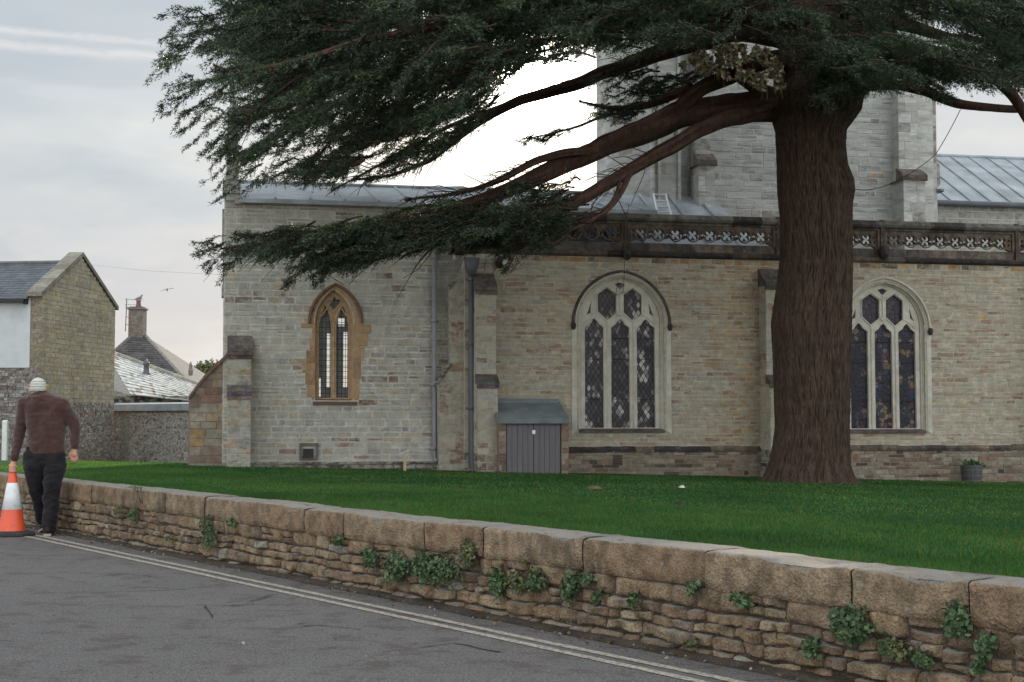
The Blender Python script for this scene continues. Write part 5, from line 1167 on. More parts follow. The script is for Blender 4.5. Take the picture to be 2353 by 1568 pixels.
def limb_tube(pts, seg=5, n=14, seed=0):
    P = np.array([tuple(at(p[0], p[1], TY + p[2])) for p in pts]); Rr = np.array([p[3]/2/FPX*(TY+p[2]) for p in pts])
    L = np.concatenate([[0], np.cumsum(np.linalg.norm(np.diff(P, axis=0), axis=1))]); m_ = max(4, int(L[-1]/.09)); t = np.linspace(0, L[-1], m_)
    Q = np.stack([np.interp(t, L, P[:, k]) for k in range(3)], 1); R2 = np.interp(t, L, Rr)
    for _ in range(3): Q[1:-1] = (Q[:-2] + 2*Q[1:-1] + Q[2:])/4
    Q[:, 2] += np.array([.03*mnoise.noise(Vector((tt*1.3, seed, 0))) for tt in t]); return Q, R2, t
limb_paths = []
def ring_mesh(Q, R2, n, seed, rough=1.0):
    T = np.gradient(Q, axis=0); T /= np.linalg.norm(T, axis=1)[:, None] + 1e-9; up = np.array([0, 0, 1.0]); A = np.cross(T, up); A /= np.linalg.norm(A, axis=1)[:, None] + 1e-9; B = np.cross(T, A)
    V = []; tn = []
    for i in range(len(Q)):
        for k in range(n):
            w = 2*math.pi*k/n; q = mnoise.noise(Vector((math.cos(w)*2.2+seed, math.sin(w)*2.2, i*.09*.8))) + .6*mnoise.noise(Vector((math.cos(w)*6+seed, math.sin(w)*6, i*.09*2)))
            V.append(Q[i] + (A[i]*math.cos(w) + B[i]*math.sin(w))*(R2[i]*(1 + .24*q*rough)))
            k_ = min(1, max(0, .5 + q*.8)); tn.append((.042+.05*k_, .025+.028*k_, .020+.021*k_))
    idx = np.arange(len(Q)*n).reshape(len(Q), n); nx_ = np.roll(idx, -1, 1)
    return np.array(V), np.stack([idx[:-1], nx_[:-1], nx_[1:], idx[1:]], -1).reshape(-1, 4), np.array(tn).reshape(len(Q), n, 3)[:-1].reshape(-1, 3)
for i, lb in enumerate(limbs):
    Q, R2, t = limb_tube(lb, seed=i*3.1); limb_paths.append((Q, R2))
    V, F, tn = ring_mesh(Q, R2, 18 if R2.max() > .08 else 10, i*5.7)
    link('limb', np_mesh('limb', V - TO, F, tn), M['bark'], tree, True)
# ---- foliage
G = np.random.default_rng(21)
def inpoly(x, y, poly):
    x = np.asarray(x); y = np.asarray(y); ins = np.zeros(x.shape, bool); n = len(poly)
    for i in range(n):
        x1, y1 = poly[i]; x2, y2 = poly[(i+1) % n]
        c_ = ((y1 > y) != (y2 > y)) & (x < (x2-x1)*(y-y1)/(y2-y1+1e-9) + x1); ins ^= c_
    return ins
crownL = [(430,-260),(452,20),(480,50),(425,85),(400,118),(368,150),(430,170),(392,235),(430,262),(480,262),(540,285),(505,325),(500,372),(560,376),(640,392),(690,425),(800,425),(905,405),(985,352),(1075,318),(1098,272),(1170,232),(1200,200),(1260,170),(1330,160),(1400,140),(1500,115),(1570,92),(1640,82),(1790,82),(1790,-260)]
crownR = [(1640,-260),(1640,80),(1800,84),(1830,235),(1900,262),(1965,235),(1990,196),(2060,208),(2150,205),(2230,185),(2353,195),(2520,230),(2520,-260)]
lower = [(480,553),(560,538),(640,520),(800,508),(900,492),(1010,472),(1120,462),(1280,445),(1350,452),(1365,500),(1350,545),(1320,562),(1210,590),(1100,582),(1020,560),(930,590),(850,598),(770,632),(700,630),(640,600),(560,612),(500,590)]
midp = [(1325,178),(1400,168),(1640,150),(1700,165),(1640,185),(1600,205),(1560,235),(1490,270),(1400,285),(1340,262),(1310,235),(1390,228),(1340,205)]
spray = [(1170,318),(1230,298),(1310,290),(1290,312),(1220,332),(1180,330)]
rtuft = [(2060,205),(2140,195),(2240,205),(2215,235),(2170,238),(2100,222)]
holes_ = [[(2100,52),(2190,50),(2200,95),(2160,98),(2110,80)],[(2180,90),(2215,88),(2215,100),(2180,104)],[(1768,84),(1800,90),(1800,130),(1768,135)],[(1165,148),(1320,145),(1330,190),(1250,212),(1160,215)],[(1345,165),(1420,150),(1400,172),(1350,186)],[(2130,50),(2130,75),(2060,70)],
 [(670,300),(735,286),(780,294),(730,312)],[(770,350),(860,335),(880,345),(790,364)],[(640,350),(720,340),(735,352),(650,366)],[(980,290),(1060,272),(1070,284),(990,306)],[(640,250),(700,238),(712,250),(650,264)],[(590,316),(640,302),(640,314),(600,326)],[(850,340),(920,330),(960,338),(880,350)],[(560,292),(600,284),(610,294),(570,300)],[(800,392),(900,382),(900,392),(820,398)],[(640,178),(670,176),(675,186),(645,188)],[(720,88),(748,88),(745,100),(722,100)]]
branches = []       # list of (Q points (k,3), r0, leafy start fraction, spread)
def add_branch(x, y, dy, dxp, dyp, yaw, length, r0, leafy=.15, sp=.36, droop=.10):
    a = np.array(tuple(at(x, y, TY + dy))); px = FPX/(TY+dy)
    d = np.array([dxp, yaw, -dyp], float); d /= np.linalg.norm(d); k = max(5, int(length/.12)); t = np.linspace(0, 1, k)[:, None]
    ph = G.uniform(0, 6); Q = a + d*length*t; Q[:, 2:] -= droop*length*(t**2); Q[:, 2:] += .05*np.sin(t*7+ph); Q[:, 1:2] += .08*np.sin(t*5+ph)
    branches.append((Q, r0, leafy, sp))
def fill(poly, n, dep, dirf, length, sp, tries=60, leafy=.1, keepout=(), marg=10):
    xs_ = [p[0] for p in poly]; ys_ = [p[1] for p in poly]; c_ = 0; tr = 0
    while c_ < n and tr < n*tries:
        tr += 1; x, y = G.uniform(min(xs_), max(xs_)), G.uniform(min(ys_), max(ys_))
        dxp, dyp = dirf(x, y); dy = G.uniform(*dep); L = G.uniform(*length); px = FPX/(TY+dy)
        nl = math.hypot(dxp, dyp); x2, y2 = x + dxp/nl*L*px*.95, y + dyp/nl*L*px*.95 + .08*L*px; xm, ym = (x+x2)/2, (y+y2)/2
        if not inpoly([x, xm, x2], [y, ym, y2+marg*.5], poly).all(): continue
        if any(inpoly([x, xm, x2, (x+xm)/2, (x2+xm)/2], [y, ym, y2, (y+ym)/2, (y2+ym)/2], h).any() for h in keepout): continue
        add_branch(x, y, dy, dxp/nl, dyp/nl, G.normal(0, .45), L, .018, leafy, sp); c_ += 1
def dirL(x, y):
    f = min(1, max(0, y/400)); return (-1, .10 + .42*f + G.normal(0, .26))
def dirR(x, y): return (1 if x > 1900 else (-1 if G.random() < .6 else 1), .16 + G.normal(0, .18))
fill([(1815,60),(1830,225),(1900,255),(1985,225),(2060,200),(2060,40)], 60, (-3.5, -1.2), lambda x, y: (G.choice([-1, 1]), .2 + G.normal(0, .2)), (.4, .9), .34)
fill(crownL, 340, (-7.5, 5), dirL, (1.0, 2.4), .40, keepout=holes_)
top = [(440,-250),(455,20),(480,60),(440,120),(520,190),(700,235),(900,225),(1100,205),(1200,165),(1400,130),(1560,92),(1640,80),(1790,80),(1790,-250)]
fill(top, 500, (-7.5, 5), dirL, (.9, 2.0), .42, keepout=holes_)
fill(crownR, 560, (-6, 5), dirR, (.7, 1.8), .40, keepout=holes_)
fill(lower, 95, (-4.4, -2.2), lambda x, y: (-1, .18 + G.normal(0, .12)), (.7, 1.7), .26, marg=4)
fill(lower, 85, (-4.4, -2.2), lambda x, y: (-1, .22 + G.normal(0, .16)), (.35, .8), .22, marg=4)
fill(midp, 42, (-.6, 1.4), lambda x, y: (-1, .12 + G.normal(0, .12)), (.35, .9), .20, marg=4)
fill(spray, 6, (1.8, 2.3), lambda x, y: (-1, .25), (.3, .5), .13, marg=0)
fill(rtuft, 9, (.2, 1.4), lambda x, y: (1, .2), (.25, .5), .16, marg=0)
lowL = [(470,225),(700,215),(900,215),(1120,190),(1185,190),(1190,235),(1120,268),(1075,305),(1010,350),(960,385),(900,405),(800,425),(700,436),(640,415),(600,398),(520,372),(505,335),(520,290)]
fill(lowL, 130, (-6, 4), lambda x, y: (-1, .35 + G.normal(0, .35)), (.3, .8), .30, keepout=holes_, marg=2)
fill(lowL, 70, (-6, 4), lambda x, y: (-1, .4 + G.normal(0, .2)), (.8, 1.5), .30, keepout=holes_, marg=2)
fill([(960,470),(1130,440),(1290,395),(1340,410),(1360,450),(1360,500),(1340,550),(1250,575),(1080,580),(1000,540)], 60, (-3.6, -1.6), lambda x, y: (-1, .3 + G.normal(0, .3)), (.3, .9), .26, marg=3)
fill([(600,540),(800,510),(960,480),(1000,560),(900,590),(780,628),(690,620)], 38, (-4, -2.6), lambda x, y: (-1, .3 + G.normal(0, .3)), (.3, .7), .26, marg=3)
fill(top, 260, (-8, 0), lambda x, y: (G.choice([-1, -1, 1]), .35 + G.normal(0, .5)), (.3, .9), .30)
# long tips that break the left outline, drooping
for (x, y, dx, dy_, L) in ((470,20,-1,-.05,.7),(475,45,-1,.15,.7),(455,85,-1,.05,.6),(440,100,-1,.30,.6),(430,125,-1,.15,.6),(425,140,-1,.42,.7),(440,175,-1,.35,.6),(460,200,-1,.45,.7),(470,225,-1,.55,.75),(500,240,-1,.6,.8),(520,262,-1,.75,.7),(545,290,-1,.6,.65),(560,310,-1,.5,.7),(550,335,-1,.45,.7),(580,355,-1,.55,.85),(600,378,-1,.6,.8),(640,395,-1,.45,.6),(520,548,-1,.1,.5),(515,560,-1,.3,.5),(530,572,-1,.6,.45),(560,590,-1,.7,.4),(700,612,-.6,.5,.4),(760,615,-.7,.6,.35),(1180,588,-.4,.6,.25)):
    for q in range(2): add_branch(x + G.uniform(-8, 8), y + G.uniform(-8, 8), (G.uniform(-4, 3) if y < 400 else -3.2), dx, dy_ + G.normal(0, .08), G.normal(0, .2), L*G.uniform(.8, 1.2), .008, 0.0, .17, .22)
# foliage hung directly along the outer limbs
for li, f0_, sp in ((0, .62, .26), (2, .66, .24), (3, .5, .18), (6, .74, .22), (7, .25, .24), (8, .45, .34), (9, .3, .4), (10, .3, .4), (11, .45, .16), (12, .3, .2), (15, .3, .3), (16, .3, .36)):
    Q, R2 = limb_paths[li]; k0 = int(len(Q)*f0_); branches.append((Q[k0:], 0.0, 0.0, sp))
SEGP, SEGD, SEGS, SEGL = [], [], [], []
bv, bf, bt = [], [], []; off_ = 0
for bi, (Q, r0, leafy, sp) in enumerate(branches):
    L = np.linalg.norm(Q[-1]-Q[0]); T = np.gradient(Q, axis=0); T /= np.linalg.norm(T, axis=1)[:, None] + 1e-9
    if r0 > 0:
        V, F, tn = ring_mesh(Q, r0*np.linspace(1, .2, len(Q)), 5, bi, 0.6); bv.append(V - TO); bf.append(F + off_); bt.append(tn*.7); off_ += len(V)
    n = int(L*46); f = G.uniform(leafy, 1, n)**.85; ii = f*(len(Q)-1); i0 = np.minimum(ii.astype(int), len(Q)-2); fr = (ii-i0)[:, None]
    P0 = Q[i0]*(1-fr) + Q[i0+1]*fr; T0 = T[i0]; side = np.cross(T0, [0, 0, 1.0]); side /= np.linalg.norm(side, axis=1)[:, None] + 1e-9
    sg = G.choice([-1, 1], n)[:, None]; spread = G.uniform(.2, 1.1, n)[:, None]
    D = T0*G.uniform(.5, 1.1, n)[:, None] + side*sg*spread + np.array([0, 0, 1.0])*G.normal(-.10, .24, n)[:, None]; D /= np.linalg.norm(D, axis=1)[:, None]
    ln = sp*(1.15 - .75*f)*G.uniform(.5, 1.25, n) + .03
    SEGP.append(P0); SEGD.append(D); SEGL.append(ln); SEGS.append(np.full(n, G.uniform(.45, 1.6)))
P0 = np.concatenate(SEGP); D0 = np.concatenate(SEGD); L0 = np.concatenate(SEGL); S0_ = np.concatenate(SEGS)
SG = [(1178,168),(1230,152),(1300,158),(1400,140),(1412,152),(1330,182),(1262,204),(1185,214)]   # the opening in the boughs where the sun stands
bx, by = pix(P0); cx_, cy_ = pix(P0 + D0*L0[:, None]); kp = ~(inpoly(bx, by, SG) | inpoly(cx_, cy_, SG) | inpoly((bx+cx_)/2, (by+cy_)/2, SG)); P0, D0, L0, S0_ = P0[kp], D0[kp], L0[kp], S0_[kp]
def needles(P0, D0, L0, S0_, per, nl, nw, pal, g, droop=.25):
    rep = np.maximum(2, (L0*per).astype(int)); ids = np.repeat(np.arange(len(P0)), rep); n = len(ids)
    f = g.uniform(0, 1, n); pos = P0[ids] + D0[ids]*(L0[ids]*f)[:, None]; pos[:, 2] -= droop*L0[ids]*f**2; pos += g.normal(0, .012, (n, 3))
    d = D0[ids]*.9 + g.normal(0, .55, (n, 3)); d[:, 2] += .05; d /= np.linalg.norm(d, axis=1)[:, None]
    b = np.cross(d, g.normal(size=(n, 3))); b /= np.linalg.norm(b, axis=1)[:, None] + 1e-9
    l = (nl*g.uniform(.6, 1.3, n))[:, None]; w = nw*g.uniform(.7, 1.3, n)[:, None]
    V = np.stack([pos - b*w*.5, pos + b*w*.5, pos + d*l], 1).reshape(-1, 3)
    tip = (g.uniform(0, 1, n) < .10)[:, None]; tone = np.where(tip, (.105, .125, .072), np.array(pal)[g.integers(0, len(pal), n)])*(S0_[ids]*g.uniform(.75, 1.25, n))[:, None]; return V, tone
PAL = [(.030, .050, .034), (.040, .063, .038), (.025, .041, .034), (.062, .076, .040)]
V, tn = needles(P0, D0, L0, S0_, 66, .066, .016, PAL, G)
print('needles', len(V)//3, 'twigs', len(P0), 'branches', len(branches))
mf, nt, bs = nodes('cedar_needles'); N = NT(nt)
a_ = N.new('ShaderNodeAttribute', attribute_name='tone').outputs['Color']; nt.links.new(a_, bs.inputs['Base Color']); bs.inputs['Roughness'].default_value = .45; bs.inputs['Specular IOR Level'].default_value = .35
tl = N.new('ShaderNodeBsdfTranslucent'); nt.links.new(N.mix(1.0, a_, (1.6, 1.7, 1.0), 'MULTIPLY'), tl.inputs[0]); mx = N.new('ShaderNodeMixShader', {0: .22}); nt.links.new(bs.outputs[0], mx.inputs[1]); nt.links.new(tl.outputs[0], mx.inputs[2]); nt.links.new(mx.outputs[0], nt.nodes['Material Output'].inputs[0])
link('crown', np_mesh('crown', V - TO, np.arange(len(V)).reshape(-1, 3), tn), mf, tree)
link('branches', np_mesh('branches', np.concatenate(bv), np.concatenate(bf), np.concatenate(bt)), M['bark'], tree, True)
# bare hanging twigs off the limbs
m = MB()
def twig(x, y, dy, pts, r=.010):
    o_ = at(x, y, TY+dy); q = [o_]; 
    for (ax_, ay_) in pts: q.append(at(ax_, ay_, TY+dy+rnd.uniform(-.15, .15)))
    m.tube([Vector(v)-Vector(TO) for v in q], [r*(1-.7*i/len(q)) for i in range(len(q))], 5, (.06, .04, .03))
for a in ((1000,560,-3.3,[(985,590),(960,620),(925,640)]),(860,600,-3.1,[(830,625),(800,655)]),(695,600,-3.1,[(680,625),(660,660)]),(735,600,-3.1,[(750,630),(790,655)]),(905,560,-3.1,[(895,590)]),(1260,540,-3.2,[(1220,562),(1140,575)]),
          (1175,520,-3,[(1182,560),(1190,600),(1200,612)]),(1400,430,-2.6,[(1360,470),(1352,540)]),(1410,436,-2.6,[(1440,500),(1436,570)]),(940,480,-3,[(925,520),(900,560)]),(1490,350,-1,[(1480,400),(1450,470)]),(1560,215,-1.2,[(1548,330),(1535,356)]),
          (1640,250,-1,[(1700,262),(1760,240),(1780,205)])): twig(*a)
for i in range(340):
    li = rnd.choice([0, 0, 2, 2, 3, 6, 7, 8, 4]); Q, R2 = limb_paths[li]; k = int(len(Q)*rnd.uniform(.35, .97)); p = Vector(Q[k]); sg = rnd.choice([-1, 1]); L = rnd.uniform(.3, 1.3)
    d = Vector((-rnd.uniform(.3, 1), sg*rnd.uniform(.2, 1), rnd.uniform(-.7, .25))).normalized(); q = [p, p + d*L*.5 + Vector((0, 0, .03)), p + d*L + Vector((0, 0, -.12*L))]
    m.tube([v-Vector(TO) for v in q], [.012, .008, .003], 4, (.07, .05, .04))
m.build('twigs', M['bark'], tree)
# pale dried ivy hanging where the great limb leaves the trunk
ivp = [(1560,150),(1600,120),(1680,98),(1760,110),(1800,150),(1805,200),(1780,215),(1740,205),(1700,185),(1640,178),(1590,172)]
g = np.random.default_rng(33); X = g.uniform(1550, 1810, 9000); Y = g.uniform(95, 225, 9000); ok = inpoly(X, Y, ivp); X, Y = X[ok], Y[ok]
ok = np.array([mnoise.noise(Vector((a/22, b/34, 3))) > -.12 for a, b in zip(X, Y)]); X, Y = X[ok], Y[ok]
P3 = np.array([tuple(at(a, b, TY - 1.6 + d)) for a, b, d in zip(X, Y, g.uniform(-.35, .5, len(X)))]) - TO
leaf_cloud('dried_ivy', P3, (0, -1, 0), .058, [(.42, .36, .25), (.24, .20, .12), (.14, .15, .07), (.26, .16, .11), (.09, .07, .05)], M['leafy'], tree, 34, 1.5)
m = MB()
for i in range(70):
    j = g.integers(0, len(P3)); p = Vector(P3[j]); m.tube([p, p+Vector((g.normal(0, .05), g.normal(0, .05), -g.uniform(.1, .3)))], .006, 4, (.2, .15, .11))
m.build('ivy_stems', M['bark'], tree)
# ---- festoon cable, bulbs and lamps hung in the tree
def cable(pts, lab, sag=.0, r=.008):
    m = MB(); q = []; 
    for i in range(len(pts)-1):
        a, b = at(*pts[i]), at(*pts[i+1])
        for k in range(8): f = k/8; q.append(a.lerp(b, f) - Vector((0, 0, sag*4*f*(1-f))))
    q.append(at(*pts[-1])); m.tube(q, r, 5); o = m.build('cable', M['wire']); tag(o, lab, 'cable'); return o
cable([(1956,433,26.2),(2010,434,27),(2075,408,28.3),(2150,355,28.3),(2207,252,28.2)], 'black cable sagging from the trunk up to the right-hand branch', .03)
cable([(1145,262,29.8),(1149,330,29.8),(1152,440,29.8)], 'thin cable hanging straight down in the bright gap, left one', 0, .005)
cable([(1175,262,29.8),(1182,340,29.8),(1184,440,29.8)], 'thin cable hanging straight down in the bright gap, right one', 0, .005)
cable([(1445,470,24.6),(1437,520,24.6),(1436,600,24.6),(1432,672,24.6),(1415,680,24.6),(1420,640,24.6)], 'thin looped cable dangling over the arched window', 0, .005)
bm_, nt, bs = nodes('frosted_bulb'); bs.inputs['Base Color'].default_value = (.62, .58, .5, 1); bs.inputs['Roughness'].default_value = .2
for (x, y, Y, lab) in ((895, 583, 24.0, 'unlit festoon bulb hanging under the low branch, left of the downpipe'), (1172, 600, 24.2, 'unlit bulb hanging near the parapet end, lower of the right pair'), (1160, 596, 24.2, 'unlit bulb hanging near the parapet end, upper of the right pair'), (1042, 583, 24.1, 'pale unlit bulb hanging in front of the downpipe head')):
    a = at(x, y, Y); b_ = empty('festoon_bulb', tuple(a), 0, lab, 'light bulb', 'festoon bulbs in the tree')
    m = MB(); m.lathe([(.008, .30), (.008, .07), (.030, .07), (.032, .0), (.02, -.01)], 10); m.build('socket', M['wire'], b_)
    m = MB(); m.lathe([(.018, -.005), (.034, -.03), (.042, -.065), (.03, -.10), (.005, -.112)], 12); m.build('bulb', bm_, b_, True)
a = CO + ES*cs(1149, 604, -.2)[0] + ET*-.2; zf = cs(1149, 604, -.2)[1]; o = MB(); o.lathe([(.02, -.14), (.09, -.12), (.11, -.02), (.11, .03), (.05, .06)], 14); o.v = [(x, z, y) for x, y, z in o.v]; o.box((-.02, .0, -.02), (.02, .2, .02)); o = o.build('flood_lamp', M['black']); o.location = (a.x, a.y, zf); o.rotation_euler = (R(-25), 0, TH); tag(o, 'small black round floodlight on the aisle wall under the parapet', 'lamp')
# ================================================================== PERSON AND CONE
PY = 15.95
foot = ground(105, 1229); PO = Vector((ground(105, 1229).x, PY, 0)); PO.x = (105-1176.5)/FPX*PY
PXM = 794.0
def pj(cx, cy, y=0.0): return Vector(((cx-400)/PXM, y, (1482-cy)/PXM))
def capsule(vs, fs, a, b, ra, rb, sy=1.0, n=18, rings=6):
    a, b = Vector(a), Vector(b); d = (b-a); L = d.length; d.normalize(); u = d.cross(Vector((0, 1, .001))).normalized(); w = d.cross(u); base = len(vs); rows = []
    for i in range(rings+1): t = math.pi/2*i/rings; rows.append((-ra*math.cos(t), ra*math.sin(t)))
    for i in range(rings+1): t = math.pi/2*i/rings; rows.append((L + rb*math.sin(t), rb*math.cos(t)))
    for (h, r) in rows:
        for k in range(n):
            an = 2*math.pi*k/n; o_ = (u*math.cos(an) + w*math.sin(an))*max(r, .0005); o_.y *= sy; q = a + d*h + o_; vs.append(tuple(q))
    for i in range(len(rows)-1):
        for k in range(n): fs.append((base+i*n+k, base+i*n+(k+1) % n, base+(i+1)*n+(k+1) % n, base+(i+1)*n+k))
    fs.append(tuple(base+k for k in range(n-1, -1, -1))); fs.append(tuple(base+(len(rows)-1)*n+k for k in range(n)))
def blob(name, caps, m_, parent, voxel=.008, smooth=4, fold=0.0, seed=0, cut=None):
    vs, fs = [], []
    for c in caps: capsule(vs, fs, *c[:4], **(c[4] if len(c) > 4 else {}))
    me = bpy.data.meshes.new('tmp'); me.from_pydata(vs, [], fs); ob = bpy.data.objects.new('tmp', me); col.objects.link(ob)
    md = ob.modifiers.new('r', 'REMESH'); md.mode = 'VOXEL'; md.voxel_size = voxel; sm = ob.modifiers.new('s', 'SMOOTH'); sm.factor = .6; sm.iterations = smooth
    bpy.context.view_layer.update(); out = bpy.data.meshes.new_from_object(ob.evaluated_get(bpy.context.evaluated_depsgraph_get())); out.name = name; bpy.data.objects.remove(ob)
    if fold:
        out.calc_loop_triangles(); nr = [v.normal.copy() for v in out.vertices]
        for v, n_ in zip(out.vertices, nr):
            p = v.co; k = mnoise.noise(Vector((p.x*7+seed, p.y*7, p.z*11))) + .6*mnoise.noise(Vector((p.x*14+seed, p.y*14, p.z*26))); v.co = p + n_*(fold*k)
    if cut: cut(out)
    return link(name, out, m_, parent, True)
man = empty('person', tuple(PO), 0, 'man walking away in maroon sweater, dark trousers and pale striped beanie, holding the cone', 'person')
skin, nt, bs = nodes('skin'); N = NT(nt); nt.links.new(N.mix(N.noise(12, 3, .5), (.42, .20, .14), (.52, .28, .20)), bs.inputs['Base Color']); bs.inputs['Roughness'].default_value = .55; bs.inputs['Subsurface Weight'].default_value = .05
lsh, rsh = pj(222, 318), pj(548, 330); lel, rel = pj(172, 560, .02), pj(655, 505, .03); lwr, rwr = pj(142, 815, -.02), pj(660, 705, .02)
lhand, rhand = pj(126, 862, -.02), pj(658, 765, .03)
head = pj(330, 165, -.0); neck = pj(345, 262, .0); chest = pj(395, 420, .02); pel = pj(410, 800, 0)
lhip, rhip = pj(312, 830), pj(490, 830); lkn, rkn = pj(300, 1090, .16), pj(470, 1110, -.0); lan, ran = pj(330, 1375, .33), pj(466, 1420, -.05)
body = [(head+Vector((0, .01, .02)), head+Vector((-.004, .02, -.05)), .082, .066), (head+Vector((-.005, .03, -.06)), neck, .055, .058), (neck, chest, .065, .09), (chest, pj(410, 700), .10, .10, dict(sy=.75)), (chest, lsh, .07, .05), (chest, rsh, .07, .05), (pj(410, 700), lhip, .09, .07), (pj(410, 700), rhip, .09, .07), (lsh, lel, .050, .043), (lel, lwr, .043, .030), (rsh, rel, .050, .043), (rel, rwr, .043, .030),
        (lhip, lkn, .075, .055), (lkn, lan, .052, .04), (rhip, rkn, .075, .055), (rkn, ran, .052, .04), (neck, pj(280, 335), .05, .05), (neck, pj(480, 340), .05, .05)]
# ears, nose, brow, mouth, chin (the face looks away from the viewer, slightly to the left)
hc = head + Vector((0, .01, .0)); fd = Vector((-.35, .94, 0)).normalized(); sdv = Vector((fd.y, -fd.x, 0))
for sgn in (-1, 1): body.append((hc + sdv*sgn*.078 + Vector((0, 0, -.025)), hc + sdv*sgn*.086 - fd*.012 + Vector((0, 0, .015)), .012, .017))
body += [(hc + fd*.075 + Vector((0, 0, .01)), hc + fd*.100 + Vector((0, 0, -.028)), .010, .014), (hc + fd*.06 - sdv*.02 + Vector((0, 0, -.06)), hc + fd*.06 + sdv*.02 + Vector((0, 0, -.06)), .018, .018), (hc + fd*.05 + Vector((0, 0, -.085)), hc + fd*.055 + Vector((0, 0, -.092)), .024, .022), (hc + fd*.068 - sdv*.03 + Vector((0, 0, .025)), hc + fd*.068 + sdv*.03 + Vector((0, 0, .025)), .012, .012)]
# left hand closed round the top of the cone, knuckles outward
def hand(wr, palm, grip):
    d = (palm-wr).normalized(); out = [(wr, palm, .026, .034, dict(sy=.8))]
    if grip:
        ctr = palm + Vector((.012, 0, -.028))
        for i, (ln, zo) in enumerate(((.036, .018), (.038, -.002), (.037, -.022), (.033, -.040))):
            c_ = ctr + Vector((0, 0, zo))
            p0, p1, p2, p3 = c_ + Vector((-.040, -.012, .012)), c_ + Vector((-.030, -.042, 0)), c_ + Vector((.008, -.044, -.004)), c_ + Vector((.030, -.020, -.004))
            out += [(p0, p1, .0105, .010), (p1, p2, .010, .0095), (p2, p3, .0095, .008)]
        out += [(palm + Vector((.018, -.01, .0)), ctr + Vector((.040, -.012, .012)), .014, .012), (ctr + Vector((.040, -.012, .012)), ctr + Vector((.012, -.046, .024)), .012, .009)]
    else:
        side = Vector((1, .2, 0)).normalized()
        for i, (o_, l1, l2) in enumerate(((-.030, .040, .034), (-.010, .046, .040), (.010, .044, .036), (.029, .034, .028))):
            p0 = palm + side*o_ + d*.022; p1 = p0 + (d + side*o_*2).normalized()*l1; p2 = p1 + (d + Vector((-.25, .45, 0))).normalized()*l2*.7; p3 = p2 + (d*.5 + Vector((-.1, .9, 0))).normalized()*l2*.55
            out += [(p0, p1, .0105, .010), (p1, p2, .010, .009), (p2, p3, .009, .0075)]
        t0 = palm - side*.026 - d*.02; t1 = t0 - side*.028 + d*.026; out += [(t0, t1, .015, .012), (t1, t1 + d*.034 + Vector((-.004, .01, 0)), .012, .009)]
    return out
body += hand(lwr, lhand, True) + hand(rwr, rhand, False)
blob('body', body, skin, man, .0055, 3)
def cloth(name, rgb, sc=150, amt=.35, rough=.95, sheen=.3):
    m, nt, bs = nodes(name); N = NT(nt); k = N.math('MULTIPLY', N.rng(N.noise(sc, 3, .7), .3, .7, 1-amt, 1+amt), N.rng(N.noise(9, 4, .6), .3, .7, .85, 1.15))
    nt.links.new(N.mix(1.0, rgb, N.grey(k), 'MULTIPLY'), bs.inputs['Base Color']); bs.inputs['Roughness'].default_value = rough; bs.inputs['Sheen Weight'].default_value = sheen; bs.inputs['Specular IOR Level'].default_value = .1
    nt.links.new(N.bump(N.noise(sc, 3, .7), .004), bs.inputs['Normal']); return m
sw_m = cloth('maroon_wool', (.058, .030, .027)); tr_m = cloth('dark_trousers', (.016, .014, .017), 90, .3, .9, .1)
sw = [(pj(300, 335), pj(480, 335), .115, .115, dict(sy=.95)), (pj(325, 440, .01), pj(460, 440, .01), .135, .125, dict(sy=.9)), (pj(345, 560), pj(460, 560), .125, .12, dict(sy=.9)), (pj(360, 690), pj(475, 690), .135, .128, dict(sy=.85)),
      (pj(300, 340), pj(355, 600), .12, .13, dict(sy=.9)), (pj(500, 345), pj(480, 600), .12, .125, dict(sy=.9)), (pj(355, 668), pj(355, 730), .13, .13, dict(sy=.85)), (pj(480, 668), pj(480, 730), .125, .125, dict(sy=.85)), (pj(418, 500), pj(418, 740), .14, .14, dict(sy=.85)),
      (lsh, pj(196, 470), .088, .072), (pj(270, 320), lsh, .09, .085), (rsh, pj(500, 325), .085, .09), (pj(196, 470), lel, .070, .066), (lel, pj(143, 790, -.02), .064, .047), (pj(143, 790, -.02), pj(141, 802, -.02), .05, .046), (rsh, rel, .086, .066), (rel, pj(664, 540, .03), .066, .062), (pj(664, 540, .03), pj(660, 690, .02), .060, .044),
      (pj(345, 262, .01), pj(345, 285, .0), .088, .12), (pj(345, 275), pj(280, 320), .1, .1), (pj(345, 275), pj(500, 322), .1, .1)]
def cutz(zmin):
    def f(me):
        bm = bmesh.new(); bm.from_mesh(me); r_ = bmesh.ops.bisect_plane(bm, geom=bm.verts[:]+bm.edges[:]+bm.faces[:], plane_co=(0, 0, zmin), plane_no=(0.03, 0, -1), clear_outer=False); 
        kill = [v for v in bm.verts if v.co.z < zmin - .001 + v.co.x*.03 and -.235 < v.co.x < .28]; bmesh.ops.delete(bm, geom=kill, context='VERTS'); bm.to_mesh(me); bm.free()
    return f
sweater = blob('sweater', sw, sw_m, man, .008, 5, .011, 3, cutz(pj(0, 760).z))
m = MB(); 
for i in range(25):
    pass
rim = [(.205*1.12*math.cos(w)+pj(415, 0).x, .125*math.sin(w)+.0, pj(0, 758).z + .012 + (.205*math.cos(w))*.03) for w in np.linspace(0, 2*math.pi, 49)]
collar = [(.068*math.cos(w)+pj(345, 0).x, .062*math.sin(w), pj(0, 222).z + .020*math.cos(w)) for w in np.linspace(0, 2*math.pi, 33)]
m.tube(collar, .018, 8); m.tube([(x*1.0, y, z-.018) for x, y, z in collar], .022, 8); m.build('collar', sw_m, sweater, True)
